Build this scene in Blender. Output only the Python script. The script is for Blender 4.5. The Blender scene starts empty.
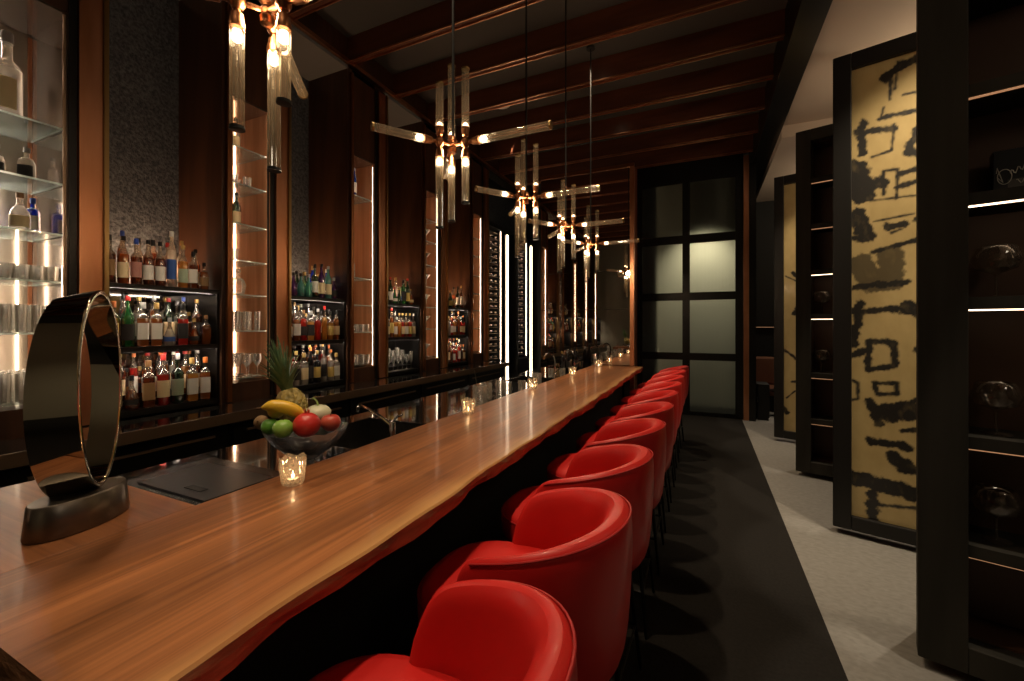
import bpy, math, random
from mathutils import Vector, Matrix
random.seed(7)
PI = math.pi
col = bpy.context.scene.collection
R = math.radians

# ------------------------------------------------------------------ materials
MATS = {}
def mat(name, base=(.5,.5,.5), rough=.5, metal=0., spec=.5, trans=0., alpha=1., coat=0., emit=None, estr=0., ior=1.45):
    if name in MATS: return MATS[name]
    m = bpy.data.materials.new(name); m.use_nodes = True
    b = m.node_tree.nodes['Principled BSDF']
    b.inputs['Base Color'].default_value = (*base, 1)
    b.inputs['Roughness'].default_value = rough
    b.inputs['Metallic'].default_value = metal
    b.inputs['Specular IOR Level'].default_value = spec
    b.inputs['Transmission Weight'].default_value = trans
    b.inputs['Alpha'].default_value = alpha
    b.inputs['Coat Weight'].default_value = coat
    b.inputs['Coat Roughness'].default_value = .08
    b.inputs['IOR'].default_value = ior
    if emit:
        b.inputs['Emission Color'].default_value = (*emit, 1)
        b.inputs['Emission Strength'].default_value = estr
    MATS[name] = m
    return m
def nodes(m): return m.node_tree.nodes, m.node_tree.links, m.node_tree.nodes['Principled BSDF']
def noise_col(m, c1, c2, scale=(4,4,4), detail=6, nscale=1., lo=.35, hi=.65, bump=0., dist=0., rough=None):
    N, L, b = nodes(m)
    tc = N.new('ShaderNodeTexCoord'); mp = N.new('ShaderNodeMapping'); mp.inputs['Scale'].default_value = scale
    no = N.new('ShaderNodeTexNoise'); no.inputs['Scale'].default_value = nscale; no.inputs['Detail'].default_value = detail
    no.inputs['Distortion'].default_value = dist
    cr = N.new('ShaderNodeValToRGB'); cr.color_ramp.elements[0].position = lo; cr.color_ramp.elements[1].position = hi
    cr.color_ramp.elements[0].color = (*c1,1); cr.color_ramp.elements[1].color = (*c2,1)
    L.new(tc.outputs['Object'], mp.inputs['Vector']); L.new(mp.outputs[0], no.inputs['Vector'])
    L.new(no.outputs['Fac'], cr.inputs[0]); L.new(cr.outputs[0], b.inputs['Base Color'])
    if bump:
        bu = N.new('ShaderNodeBump'); bu.inputs['Strength'].default_value = bump; bu.inputs['Distance'].default_value = .02
        L.new(no.outputs['Fac'], bu.inputs['Height']); L.new(bu.outputs[0], b.inputs['Normal'])
    return m, cr, mp, no
def thin_glass(name, tint=(1,1,1), body=(.8,.8,.8), t=.6, g=.2, rough=.03, edge=.3):
    """thin-walled glass: transparent + glossy + a little scatter"""
    if name in MATS: return MATS[name]
    m = bpy.data.materials.new(name); m.use_nodes = True
    N, L = m.node_tree.nodes, m.node_tree.links; N.remove(N['Principled BSDF'])
    out = N['Material Output']
    tr = N.new('ShaderNodeBsdfTransparent'); tr.inputs[0].default_value = (*tint,1)
    gl = N.new('ShaderNodeBsdfGlossy'); gl.inputs['Roughness'].default_value = rough
    di = N.new('ShaderNodeBsdfDiffuse'); di.inputs[0].default_value = (*body,1)
    tl = N.new('ShaderNodeBsdfTranslucent'); tl.inputs[0].default_value = (*body,1)
    a = N.new('ShaderNodeMixShader'); a.inputs[0].default_value = .5; L.new(di.outputs[0], a.inputs[1]); L.new(tl.outputs[0], a.inputs[2])
    fr = N.new('ShaderNodeLayerWeight'); fr.inputs[0].default_value = .35
    ad = N.new('ShaderNodeMath'); ad.operation = 'MULTIPLY_ADD'; ad.inputs[1].default_value = .6; ad.inputs[2].default_value = g
    ad.use_clamp = True
    L.new(fr.outputs['Facing'], ad.inputs[0])
    b = N.new('ShaderNodeMixShader'); L.new(tr.outputs[0], b.inputs[1])
    fb = N.new('ShaderNodeMath'); fb.operation='MULTIPLY_ADD'; fb.inputs[1].default_value=edge; fb.inputs[2].default_value=1-t; fb.use_clamp=True
    L.new(fr.outputs['Facing'], fb.inputs[0]); L.new(fb.outputs[0], b.inputs[0]); L.new(a.outputs[0], b.inputs[2])
    c = N.new('ShaderNodeMixShader'); L.new(ad.outputs[0], c.inputs[0]); L.new(b.outputs[0], c.inputs[1]); L.new(gl.outputs[0], c.inputs[2])
    L.new(c.outputs[0], out.inputs[0]); MATS[name] = m
    return m

BLACK = mat('black_lacquer', (.006,.0055,.005), .32)
BLACKM = mat('matt_black', (.008,.0075,.007), .6)
STEEL = mat('blackened_steel', (.018,.017,.016), .4, .3)
GRANITE = mat('polished_black_stone', (.006,.006,.006), .04, 0, 1.0, coat=1.)
MIRROR = mat('mirror_glass', (.74,.70,.66), .012, 1.)
DMIRROR = mat('smoked_mirror', (.25,.22,.2), .06, 1.)
COPPER = mat('brushed_copper', (.62,.26,.12), .33, 1.)
noise_col(COPPER, (.56,.24,.12), (.78,.38,.22), (6,6,1.2), 3, 1., .35, .7)
COPPERD = mat('dark_copper_trim', (.30,.12,.05), .35, 1.)
GOLD = mat('aged_brass', (.36,.24,.10), .3, 1.)
BRONZE = mat('bronze_edge', (.30,.20,.13), .38, .8)
CHROME = mat('chrome', (.75,.74,.72), .08, 1.)
DCHROME = mat('dark_mirror_steel', (.55,.50,.42), .03, 1.)
PEWTER = mat('dark_cast_metal', (.10,.09,.08), .32, .9)
noise_col(PEWTER, (.09,.08,.07), (.20,.175,.15), (12,12,3), 6)
LED = mat('warm_led', (1,1,1), .5, emit=(1,.76,.52), estr=13)
LEDHOT = mat('white_led', (1,1,1), .5, emit=(1,.83,.66), estr=38)
LEDSOFT = mat('dim_led', (1,1,1), .5, emit=(1,.66,.40), estr=7)
LEDC = mat('case_led', (1,1,1), .5, emit=(1,.76,.54), estr=14)
BULB = mat('warm_bulb', (1,1,1), .5, emit=(1,.78,.50), estr=12)
FLAME = mat('candle_flame', (1,1,1), .5, emit=(1,.62,.28), estr=26)
DOWN = mat('downlight_lens', (1,1,1), .5, emit=(1,.8,.55), estr=6)
WAX = mat('white_wax', (.8,.75,.65), .5)
CLEAR = thin_glass('clear_glass', body=(.85,.8,.74), t=.80, g=.06)
SHELFG = thin_glass('shelf_glass', (.93,.97,.95), (.75,.85,.8), t=.85, g=.05)
SHELFE = thin_glass('shelf_glass_edge', (.9,1,.95), (.9,1,.95), t=.1, g=.1)
CRYSTAL = thin_glass('crystal', body=(1,.95,.86), t=.80, g=.10, edge=1.1)
TUBEG = thin_glass('fluted_tube_glass', (.96,.92,.85), (.95,.78,.56), t=.94, g=.07, rough=.06, edge=.42)
WALNUT = mat('dark_walnut', (.05,.02,.01), .38, coat=.2)
noise_col(WALNUT, (.030,.011,.005), (.085,.033,.014), (7,7,.8), 8, 1., .3, .7, dist=.6)
BEAMW = mat('mahogany', (.09,.025,.01), .4)
noise_col(BEAMW, (.065,.019,.009), (.16,.05,.022), (.8,6,6), 8, 1., .3, .7, dist=.5)
STONE = mat('textured_grey_plaster', (.12,.12,.12), .85)
noise_col(STONE, (.052,.058,.068), (.165,.178,.20), (1,1,1), 10, 45, .35, .72, bump=1.)
CEILP = mat('dark_ceiling_paint', (.085,.082,.075), .8)
CEILR = mat('beige_ceiling_paint', (.62,.50,.39), .85)
ROOMW = mat('dark_room_wall', (.022,.023,.022), .8)
CARPET = mat('dark_carpet', (.035,.03,.026), .95, spec=.1)
noise_col(CARPET, (.018,.0165,.015), (.023,.021,.019), (1,1,1), 6, 60, .35, .65, bump=.1)
TILE = mat('grey_stone_tile', (.3,.28,.25), .6)
_, _, mp_, _ = noise_col(TILE, (.20,.19,.172), (.27,.258,.235), (6,10,1), 12, 4, .3, .72, bump=.08, dist=.4)
mp_.inputs['Rotation'].default_value = (0,0,.5)
LEG = mat('black_leg_metal', (.012,.011,.01), .35, .6)
RED = mat('red_leather', (.56,.016,.014), .42, coat=.12)
_N, _L, _b = nodes(RED)
_tc = _N.new('ShaderNodeTexCoord'); _no = _N.new('ShaderNodeTexNoise'); _no.inputs['Scale'].default_value = 300
_bu = _N.new('ShaderNodeBump'); _bu.inputs['Strength'].default_value = .12; _bu.inputs['Distance'].default_value = .002
_L.new(_tc.outputs['Object'], _no.inputs[0]); _L.new(_no.outputs['Fac'], _bu.inputs['Height']); _L.new(_bu.outputs[0], _b.inputs['Normal'])
REDP = mat('red_piping', (.36,.012,.013), .5)

def wood_top(name, along_x=False, c=((.11,.034,.011),(.33,.125,.042))):
    m = mat(name, (.3,.12,.04), .38, coat=.15)
    _, cr, mp, no = noise_col(m, c[0], c[1], (1.1,42,42) if along_x else (42,1.1,42), 10, 1., .22, .82, dist=1.0)
    N, L, b = nodes(m)
    # broad bands of lighter and darker boards
    tc = N.new('ShaderNodeTexCoord'); mp2 = N.new('ShaderNodeMapping'); mp2.inputs['Scale'].default_value = (.5,4.5,1) if along_x else (4.5,.5,1)
    n2 = N.new('ShaderNodeTexNoise'); n2.inputs['Scale'].default_value = 1.; n2.inputs['Detail'].default_value = 3
    L.new(tc.outputs['Object'], mp2.inputs[0]); L.new(mp2.outputs[0], n2.inputs[0])
    r2 = N.new('ShaderNodeValToRGB'); r2.color_ramp.elements[0].position=.35; r2.color_ramp.elements[1].position=.68
    r2.color_ramp.elements[0].color=(.62,.58,.55,1); r2.color_ramp.elements[1].color=(1.25,1.2,1.15,1)
    L.new(n2.outputs['Fac'], r2.inputs[0])
    mx = N.new('ShaderNodeMix'); mx.data_type='RGBA'; mx.blend_type='MULTIPLY'; mx.inputs[0].default_value=1
    L.new(cr.outputs[0], mx.inputs[6]); L.new(r2.outputs[0], mx.inputs[7]); L.new(mx.outputs[2], b.inputs['Base Color'])
    return m, mx
WOOD, _mx = wood_top('bar_wood',False,((.14,.05,.018),(.42,.175,.064)))
WOODX, _ = wood_top('return_wood', True, ((.12,.042,.016),(.30,.125,.05)))
# pale sapwood along the live edge (object x near the front)
N, L, b = nodes(WOOD)
tc = N.new('ShaderNodeTexCoord'); sx = N.new('ShaderNodeSeparateXYZ'); L.new(tc.outputs['Object'], sx.inputs[0])
nn = N.new('ShaderNodeTexNoise'); nn.inputs['Scale'].default_value = 2.2; nn.inputs['Detail'].default_value=5; L.new(tc.outputs['Object'], nn.inputs[0])
ma = N.new('ShaderNodeMath'); ma.operation='MULTIPLY_ADD'; ma.inputs[1].default_value=.16; L.new(nn.outputs['Fac'], ma.inputs[0]); L.new(sx.outputs[0], ma.inputs[2])
mr = N.new('ShaderNodeMapRange'); mr.inputs[1].default_value=-.765; mr.inputs[2].default_value=-.69; L.new(ma.outputs[0], mr.inputs[0])
mx3 = N.new('ShaderNodeMix'); mx3.data_type='RGBA'; mx3.inputs[7].default_value=(.55,.31,.115,1)
mm = N.new('ShaderNodeMath'); mm.operation='MULTIPLY'; mm.inputs[1].default_value=.75; L.new(mr.outputs[0], mm.inputs[0])
L.new(mm.outputs[0], mx3.inputs[0]); L.new(_mx.outputs[2], mx3.inputs[6]); L.new(mx3.outputs[2], b.inputs['Base Color'])
BARK = mat('reddish_live_edge', (.16,.04,.02), .55)
noise_col(BARK, (.17,.075,.04), (.45,.22,.11), (6,3,14), 8, 2., .3, .7, bump=.5)

# ------------------------------------------------------------------ mesh builder
class MB:
    def __init__(s): s.v=[]; s.f=[]; s.m=[]
    def add(s, vs, fs, mi=0):
        o=len(s.v); s.v+= [tuple(v) for v in vs]; s.f+=[tuple(i+o for i in f) for f in fs]; s.m+=[mi]*len(fs); return s
    def box(s, x0,x1,y0,y1,z0,z1, mi=0):
        return s.add([(x0,y0,z0),(x1,y0,z0),(x1,y1,z0),(x0,y1,z0),(x0,y0,z1),(x1,y0,z1),(x1,y1,z1),(x0,y1,z1)],
            [(0,3,2,1),(4,5,6,7),(0,1,5,4),(1,2,6,5),(2,3,7,6),(3,0,4,7)], mi)
    def lathe(s, prof, n=16, sq=2., c=(0,0,0), M=None, mi=0, a0=0., a1=None):
        vs=[]; full = a1 is None; k = n if full else n+1
        for r,z in prof:
            for i in range(k):
                a=(2*PI*i/n) if full else a0+(a1-a0)*i/n
                ca,sa=math.cos(a),math.sin(a)
                q=1. if sq==2 else 1/((abs(ca)**sq+abs(sa)**sq)**(1/sq))*(.9)
                p=Vector((r*q*ca, r*q*sa, z))
                if M: p=M@p
                vs.append((p.x+c[0],p.y+c[1],p.z+c[2]))
        fs=[]
        for j in range(len(prof)-1):
            for i in range(n):
                i2=(i+1)%k if full else i+1
                fs.append((j*k+i, j*k+i2, (j+1)*k+i2, (j+1)*k+i))
        s.add(vs,fs,mi)
        if full:
            o=len(s.v)-len(vs)
            if prof[0][0]>1e-6 and getattr(s,'cap',True): s.f.append(tuple(o+i for i in reversed(range(k)))); s.m.append(mi)
            if prof[-1][0]>1e-6 and getattr(s,'cap',True): s.f.append(tuple(o+(len(prof)-1)*k+i for i in range(k))); s.m.append(mi)
        return s
    def tube(s, pts, r, n=8, mi=0, closed=False):
        pts=[Vector(p) for p in pts]; rs = r if isinstance(r,(list,tuple)) else [r]*len(pts)
        vs=[]; fs=[]; N=len(pts); up=None
        for i,p in enumerate(pts):
            t=(pts[(i+1)%N]-pts[i-1]) if closed else (pts[min(i+1,N-1)]-pts[max(i-1,0)])
            t=t.normalized()
            if up is None:
                up=Vector((0,0,1)) if abs(t.z)<.9 else Vector((1,0,0))
            x=t.cross(up); 
            if x.length<1e-5: x=t.orthogonal()
            x.normalize(); y=x.cross(t).normalized(); up=y
            for k in range(n):
                a=2*PI*k/n; vs.append(p+x*math.cos(a)*rs[i]+y*math.sin(a)*rs[i])
        for i in range(N if closed else N-1):
            for k in range(n):
                fs.append((i*n+k,((i+1)%N)*n+k,((i+1)%N)*n+(k+1)%n,i*n+(k+1)%n))
        if not closed:
            fs.append(tuple(range(n))); fs.append(tuple((N-1)*n+k for k in reversed(range(n))))
        return s.add(vs,fs,mi)
    def grid(s, rows, mi=0, wrap=False):
        n=len(rows[0]); vs=[p for r in rows for p in r]; fs=[]
        for j in range(len(rows)-1):
            for i in range(n if wrap else n-1):
                fs.append((j*n+i,j*n+(i+1)%n,(j+1)*n+(i+1)%n,(j+1)*n+i))
        return s.add(vs,fs,mi)
    def mesh(s, name, mats, smooth=False):
        me=bpy.data.meshes.new(name); me.from_pydata(s.v,[],s.f); me.update()
        for m in (mats if isinstance(mats,(list,tuple)) else [mats]): me.materials.append(m)
        me.polygons.foreach_set('material_index', s.m)
        if smooth:
            me.polygons.foreach_set('use_smooth',[True]*len(me.polygons))
            try: me.set_sharp_from_angle(angle=R(40))
            except Exception: pass
        me.update(); return me
    def obj(s, name, mats, parent=None, smooth=False, loc=None, bevel=0, sub=0):
        return link(name, s.mesh(name,mats,smooth), parent, loc, bevel, sub)
def link(name, me, parent=None, loc=None, bevel=0, sub=0):
    o=bpy.data.objects.new(name, me); col.objects.link(o)
    if parent: o.parent=parent
    if loc: o.location=loc
    if bevel:
        b=o.modifiers.new('bevel','BEVEL'); b.width=bevel; b.segments=2; b.limit_method='ANGLE'
    if sub:
        u=o.modifiers.new('sub','SUBSURF'); u.levels=u.render_levels=sub
    return o
def tag(o, label=None, cat=None, group=None, kind=None):
    if label: o['label']=label
    if cat: o['category']=cat
    if group: o['group']=group
    if kind: o['kind']=kind
    return o
def thing(name, label, cat, loc=(0,0,0), rz=0, group=None):
    o=bpy.data.objects.new(name,None); col.objects.link(o); o.empty_display_size=.1
    o.location=loc; o.rotation_euler=(0,0,rz); return tag(o,label,cat,group)
def dup(root, loc, rz=0, label=None, group=None):
    def cp(o,par):
        c=o.copy(); col.objects.link(c)
        if par: c.parent=par
        for ch in o.children: cp(ch,c)
        return c
    r=cp(root,None); r.location=loc; r.rotation_euler=(0,0,rz)
    if label: r['label']=label
    if group: r['group']=group
    return r
def struct(name, mb, m, **k): return tag(mb.obj(name,m,**k), kind='structure')
ORD=['first','second','third','fourth','fifth','sixth','seventh','eighth','ninth','tenth','eleventh','twelfth','thirteenth','fourteenth','fifteenth','sixteenth','seventeenth','eighteenth','nineteenth','twentieth','twenty-first','twenty-second']

# ------------------------------------------------------------------ shell
XW=-4.28; XF=-3.66; ZC=4.87; BARZ=1.05
struct('floor', MB().box(-4.6,.6,-4.2,12,-.1,0,0).box(.6,4.2,-4.2,12,-.1,0,1), [CARPET,TILE])
struct('ceiling', MB().box(-4.6,.76,-4.2,12,ZC,ZC+.1,0).box(1.0,4.2,-4.2,7.0,4.45,ZC+.1,1).box(1.0,4.2,7.0,12,4.28,ZC+.1,1), [CEILP,CEILR])
struct('wall_left', MB().box(XW-.1,XW,-4.2,12,0,ZC), STONE)
struct('wall_right', MB().box(3.9,4.0,-4.2,12,0,ZC), ROOMW)
struct('wall_front', MB().box(-4.4,4.0,-4.2,-4.1,0,ZC), mat('olive_plaster',(.36,.33,.25),.85))
struct('wall_back', MB().box(-4.4,-1.5,9.7,9.8,0,ZC,0), ROOMW)
struct('wall_passage', MB().box(.83,3.9,10.4,10.5,0,4.28,0), ROOMW)
struct('wall_behind', MB().box(-1.5,.78,9.35,9.45,0,ZC,1), [ROOMW, mat('pale_curtain_wall',(.44,.41,.31),.9)])
# dropped soffit between the bar and the passage
struct('trim_1', MB().box(.76,1.0,-4.1,10.39,4.4,ZC+.05), BLACK)
# copper trim and fascia above the display wall
struct('trim_2', MB().box(XF-.03,XF+.035,-3.6,9.7,4.575,4.62), COPPER)
struct('trim_3', MB().box(XF-.03,XF,-3.6,9.7,4.622,ZC), WALNUT)

# ceiling beams
def beam(y, label):
    t=thing('ceiling_beam', label, 'beam', (0,y,4.6), 0, 'mahogany beams across the bar ceiling')
    MB().box(XF,.755,-.036,.036,.012,.269).obj('beam_body', BEAMW, t)
    MB().box(XF,.755,-.042,-.030,-.004,.012).obj('copper_edge', COPPER, t)
    MB().box(XF,.755,.030,.042,-.004,.012).obj('copper_edge', COPPER, t)
bys=[y for y in [-2.6,-1.82,-1.05,-.28,.49,1.26,2.03,2.8,3.57,4.34,5.11,5.88,6.65,7.42,8.19]]
for i,y in enumerate(bys):
    k=i-7
    if k<0: lab='dark mahogany ceiling beam out of view behind the camera, copper edged'
    else: lab='dark mahogany ceiling beam with copper edges, %s from the front of the room'%ORD[k]
    if y<0: lab='copper-edged mahogany ceiling beam over the rear end of the bar room'
    beam(y,lab)

# slot diffuser, spots and speaker in the ceiling
sd=thing('air_diffuser','long black slot air diffuser in ceiling bay above nearest hanging chandeliers','vent',(-2.1,3.18,ZC-.012))
MB().box(-.75,.75,-.07,.07,0,.011).obj('diffuser_plate',BLACK,sd); MB().box(-.72,.72,-.015,.015,-.006,.0).obj('diffuser_slot',BLACKM,sd)
DLY=[.10,1.66,3.2,4.69,6.25]
for i,(x,y) in enumerate([(-1.22,y) for y in DLY]):
    t=thing('downlight',['round downlight outside the frame above the nearest stool','round downlight outside the frame above the second stool','round downlight outside the frame above the fourth stool','larger looking of the small glowing downlights in the ceiling','smaller, farther glowing round downlight in the ceiling'][i],'light',(x,y,ZC-.03),0,'ceiling downlights')
    MB().lathe([(.05,0),(.05,.029)],20).obj('trim_ring',BLACKM,t,True)
    MB().lathe([(.030,-.004),(.030,-.001)],16).obj('lens',DOWN,t,True)
t=thing('ceiling_speaker','flat white round speaker set in dark ceiling above the second chandelier','speaker',(-2.68,5.5,ZC-.03))
MB().lathe([(.0,-.012),(.10,-.008),(.125,0),(.125,.029)],24).obj('speaker_grille',mat('white_plastic',(.6,.57,.5),.6),t,True)

# ------------------------------------------------------------------ back window wall
win=bpy.data.objects.new('window_1',None); col.objects.link(win); win.location=(0,8.3,0); win['kind']='structure'
mb=MB()
X0,X1=-1.16,.62
mb.box(X0,X1,0,.08,4.24,4.62).box(X0,X1,0,.08,0,.07)
mb.box(X0,-1.07,0,.08,.07,4.24).box(-.36,-.235,0,.08,.07,4.24).box(.50,X1,0,.08,.07,4.24)
for a,b_ in ((3.13,3.28),(2.09,2.23),(1.0,1.13)):
    mb.box(-1.07,-.36,0.005,.075,a,b_).box(-.235,.50,.005,.075,a,b_)
mb.obj('window_frame',BLACK,win)
FROST=mat('reeded_frosted_glass',(.86,.86,.76),.5,trans=1.,ior=1.12)
N,L,b=nodes(FROST); tc=N.new('ShaderNodeTexCoord'); wv=N.new('ShaderNodeTexWave'); wv.inputs['Scale'].default_value=14; wv.bands_direction='X'
bu=N.new('ShaderNodeBump'); bu.inputs['Strength'].default_value=.5; bu.inputs['Distance'].default_value=.004
L.new(tc.outputs['Object'],wv.inputs[0]); L.new(wv.outputs['Fac'],bu.inputs['Height']); L.new(bu.outputs[0],b.inputs['Normal'])
for a,b_ in ((3.28,4.24),(2.23,3.13),(1.13,2.09),(.07,1.0)):
    for x0,x1 in ((-1.07,-.36),(-.235,.50)):
        MB().box(x0,x1,.03,.04,a,b_).obj('window_pane',FROST,win)
struct('trim_4', MB().box(-1.26,-1.16,8.24,8.36,0,4.6), COPPER)
struct('trim_5', MB().box(.62,.70,8.22,8.36,0,4.55), COPPER)
struct('trim_6', MB().box(.70,.80,8.2,8.36,0,4.4), BLACK)
struct('wall_side', MB().box(.78,.82,8.36,10.4,0,4.45), ROOMW)
# black slab added behind the frosted glass to keep left panes half dark
struct('wall_added_block', MB().box(-1.5,-.85,8.7,8.8,0,4.6), BLACKM)

# ------------------------------------------------------------------ mirror screen at the end of the bar
t=thing('mirror_screen','tall mirrored glass screen with copper post closing the far end of the bar','mirror',(0,6.16,0))
mp=MB().box(-2.33,-.965,.02,.035,.0,3.9); mp.obj('mirror_glass',MIRROR,t)
jb=MB()
for z in (1.28,1.86,2.42): jb.box(-2.33,-.965,.016,.0195,z,z+.006)
jb.obj('glass_joint',BLACKM,t); MB().box(-2.33,-.965,.036,.06,0,3.9).obj('backing',BLACKM,t)
MB().box(-.965,-.905,-.005,.06,0,3.9).obj('post',COPPER,t); MB().box(-2.33,-.905,0,.06,3.9,3.95).obj('header',COPPERD,t)

# ------------------------------------------------------------------ display cases
SHZ=[3.19,2.87,2.52,2.20,1.90,1.58,1.17]
CASEN={-3:'display case far behind the camera',-2:'display case third behind the camera',-1:'lit display case just out of frame',0:'leftmost',1:'second',2:'third',3:'fourth',4:'farthest'}
SIDEC=mat('copper_side_lining',(.62,.25,.10),.36,.5)
noise_col(SIDEC,(.55,.29,.15),(.76,.45,.27),(14,14,.6),4)
SIDE0=mat('smoky_glass_lining',(.30,.24,.2),.12,.8)
FLUTE=mat('pale_fluted_lining',(.5,.43,.35),.25,.55)
def case(k):
    c0=.9+1.36*k
    vis={0:'leftmost lit glass display case crowded with glasses and bottles, copper column at its side',
         1:'second lit display case from left, copper lined, between the two nearest bottle niches',
         2:'third lit display case from left, narrow copper lined, behind the largest chandelier',
         3:'fourth lit display case from left, copper lined with martini glasses',
         4:'farthest narrow lit copper display case, beside the wine cabinet'}
    lab=vis.get(k,'lit copper display case behind the camera, %s from the front'%ORD[-k-1])
    t=thing('display_case',lab,'display case',(XF,c0,0),0,'lit display cases in the left wall')
    D=XF-XW-.002 # depth
    b=MB(); b.box(-D,0,-.08,-.01,.0,4.55).box(-D,0,.35,.53,.0,4.55)
    b.box(-D,0,-.01,.35,3.60,4.5).box(-D,0,-.01,.35,0,1.13)
    b.obj('carcass',WALNUT,t)
    MB().box(.001,.03,-.05,-.012,.98,4.5).obj('copper_strip',COPPERD,t)
    MB().box(.001,.012,.35,.385,.98,4.5).obj('black_edge',BLACK,t)
    MB().box(.001,.035,.39,.505,.98,4.5).obj('copper_column',COPPER,t)
    MB().box(.001,.055,.506,.53,.98,4.5).obj('brass_edge',GOLD,t)
    MB().box(-.52,-.505,-.009,.349,1.131,3.598).obj('back_panel',FLUTE if k==0 else SIDEC,t)
    MB().box(-.50,-.001,.342,.3495,1.131,3.598).box(-.50,-.001,-.0095,-.003,1.131,3.598).obj('side_lining',SIDE0 if k==0 else SIDEC,t)
    MB().box(-.50,-.001,-.002,.341,3.585,3.598).obj('top_lining',SIDE0,t)
    MB().box(-.012,-.002,-.002,.012,1.14,3.58).box(-.012,-.002,.328,.341,1.14,3.58).obj('corner_trim',BRONZE if k==0 else BLACKM,t)
    if k==0:
        MB().box(-.504,-.49,.15,.17,1.15,2.5).obj('light_strip',LEDHOT,t)
        MB().box(-.504,-.490,.02,.045,1.15,3.5).obj('light_strip',LEDHOT,t)
        MB().box(-.504,-.492,.322,.341,1.15,3.57).obj('corner_rail',COPPER,t)
        MB().box(-.504,-.49,.27,.277,1.15,2.2).obj('light_strip',LED,t)
        MB().box(-.03,-.02,.330,.338,1.15,2.0).obj('light_strip',LEDSOFT,t)
    else:
        MB().box(-.502,-.494,.334,.341,1.14,3.56).obj('light_strip',LEDC,t)
        MB().box(-.024,-.019,.338,.341,1.14,3.56).obj('light_strip',LEDC,t)
        MB().box(-.024,-.019,-.002,.001,1.14,3.56).obj('light_strip',LEDC,t)
    for z in (SHZ[1:-1] if k==0 else SHZ[:-1] if k!=2 else [3.15,2.19,1.87,1.55]):
        m=MB().box(-.49,-.03,0,.334,z-.012,z); m.m=[1 if i in (2,3,4) else 0 for i in range(6)]
        m.obj('glass_shelf',[SHELFG,SHELFE],t)
    MB().box(-.49,-.03,0,.334,1.155,1.165).obj('glass_shelf',SHELFG,t)
    return t
for k in range(-3,5): case(k)

# ------------------------------------------------------------------ bottle shelving niches
NICHE={0:'nearest niche',1:'second niche',2:'third niche',3:'farthest niche'}
T=[1.92,1.47,1.02]
def niche(k):
    y0=1.43+1.36*k; y1=y0+.75
    lab='black back bar shelving of lit liquor bottles, %s of the left wall'%NICHE[k] if k>=0 else 'black back bar shelving of bottles, niche number %s behind the camera'%ORD[-k-1]
    t=thing('bottle_shelving',lab,'shelving',(XF,y0,0),0,'bottle shelving in the wall niches')
    w=y1-y0
    for z in T[:2]:
        MB().box(-.45,-.03,.02,w-.02,z-.035,z-.001).obj('shelf',BLACK,t)
    MB().box(-.45,-.03,.02,w-.02,.975,T[2]-.001).obj('shelf',BLACK,t)
    MB().box(-.45,-.03,.0,.02,.975,1.918).obj('side_panel',BLACK,t); MB().box(-.45,-.03,w-.02,w,.975,1.918).obj('side_panel',BLACK,t)
    MB().box(-.47,-.451,0,w,.975,1.918).obj('back_mirror',DMIRROR,t)
    for z in T[:2]:
        MB().box(-.042,-.036,.03,w-.03,z-.046,z-.0355).obj('shelf_lip',BLACK,t)
        MB().box(-.062,-.045,.05,w-.04,z-.040,z-.0355).obj('light_strip',LEDHOT,t)
    MB().box(-.615,-.60,.05,w-.03,1.925,1.935).obj('light_strip',LEDSOFT,t)
    MB().box(-.44,-.15,.021,w-.021,T[2],T[2]+.05).obj('riser',BLACK,t)
    MB().box(-.44,-.15,.021,w-.021,T[1],T[1]+.03).obj('riser',BLACK,t)
    MB().box(-.61,-.471,.0,w,1.88,1.92).obj('rear_ledge',BLACK,t)
    MB().box(-.61,0,.0,w,4.53,4.57).obj('top_soffit',mat('grey_soffit',(.2,.19,.18),.8),t)
    return y0
for k in range(-4,4): niche(k)

# ------------------------------------------------------------------ bottles
BC={'amber':((.34,.10,.02),),'brown':((.16,.035,.008),),'red':((.50,.025,.015),),'green':((.03,.20,.05),),'olive':((.02,.06,.025),),
    'clear':((.60,.54,.46),),'blue':((.02,.06,.42),),'teal':((.12,.34,.30),),'black':((.012,.011,.012),),'golden':((.58,.28,.05),),'purple':((.10,.03,.14),)}
def bmat(c):
    n='bottle_glass_'+c.replace(' ','_')
    if n in MATS: return MATS[n]
    if c=='clear': return thin_glass(n,(.95,.92,.88),(.8,.72,.62),t=.62,g=.12)
    bc=BC[c][0]
    if c in ('black',): return mat(n,bc,.07,coat=.5)
    return thin_glass(n,tuple(min(1,x*1.6+.08) for x in bc),tuple(min(1,x*1.5) for x in bc),t=.36,g=.13,rough=.05,edge=-.25)
LC={'cream':(.90,.72,.42),'white':(.92,.88,.78),'yellow':(.75,.55,.16),'tan':(.42,.25,.11),'dark':(.03,.028,.028),'blue':(.05,.12,.40),'red':(.45,.03,.02),'pink':(.55,.25,.20),'mint':(.45,.55,.38)}
KC={'black':(.01,.01,.01),'gold':(.55,.36,.12),'red':(.40,.02,.015),'silver':(.5,.5,.5),'wood':(.30,.15,.06),'orange':(.6,.17,.04),'white':(.6,.58,.52),'blue':(.03,.08,.4)}
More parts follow.
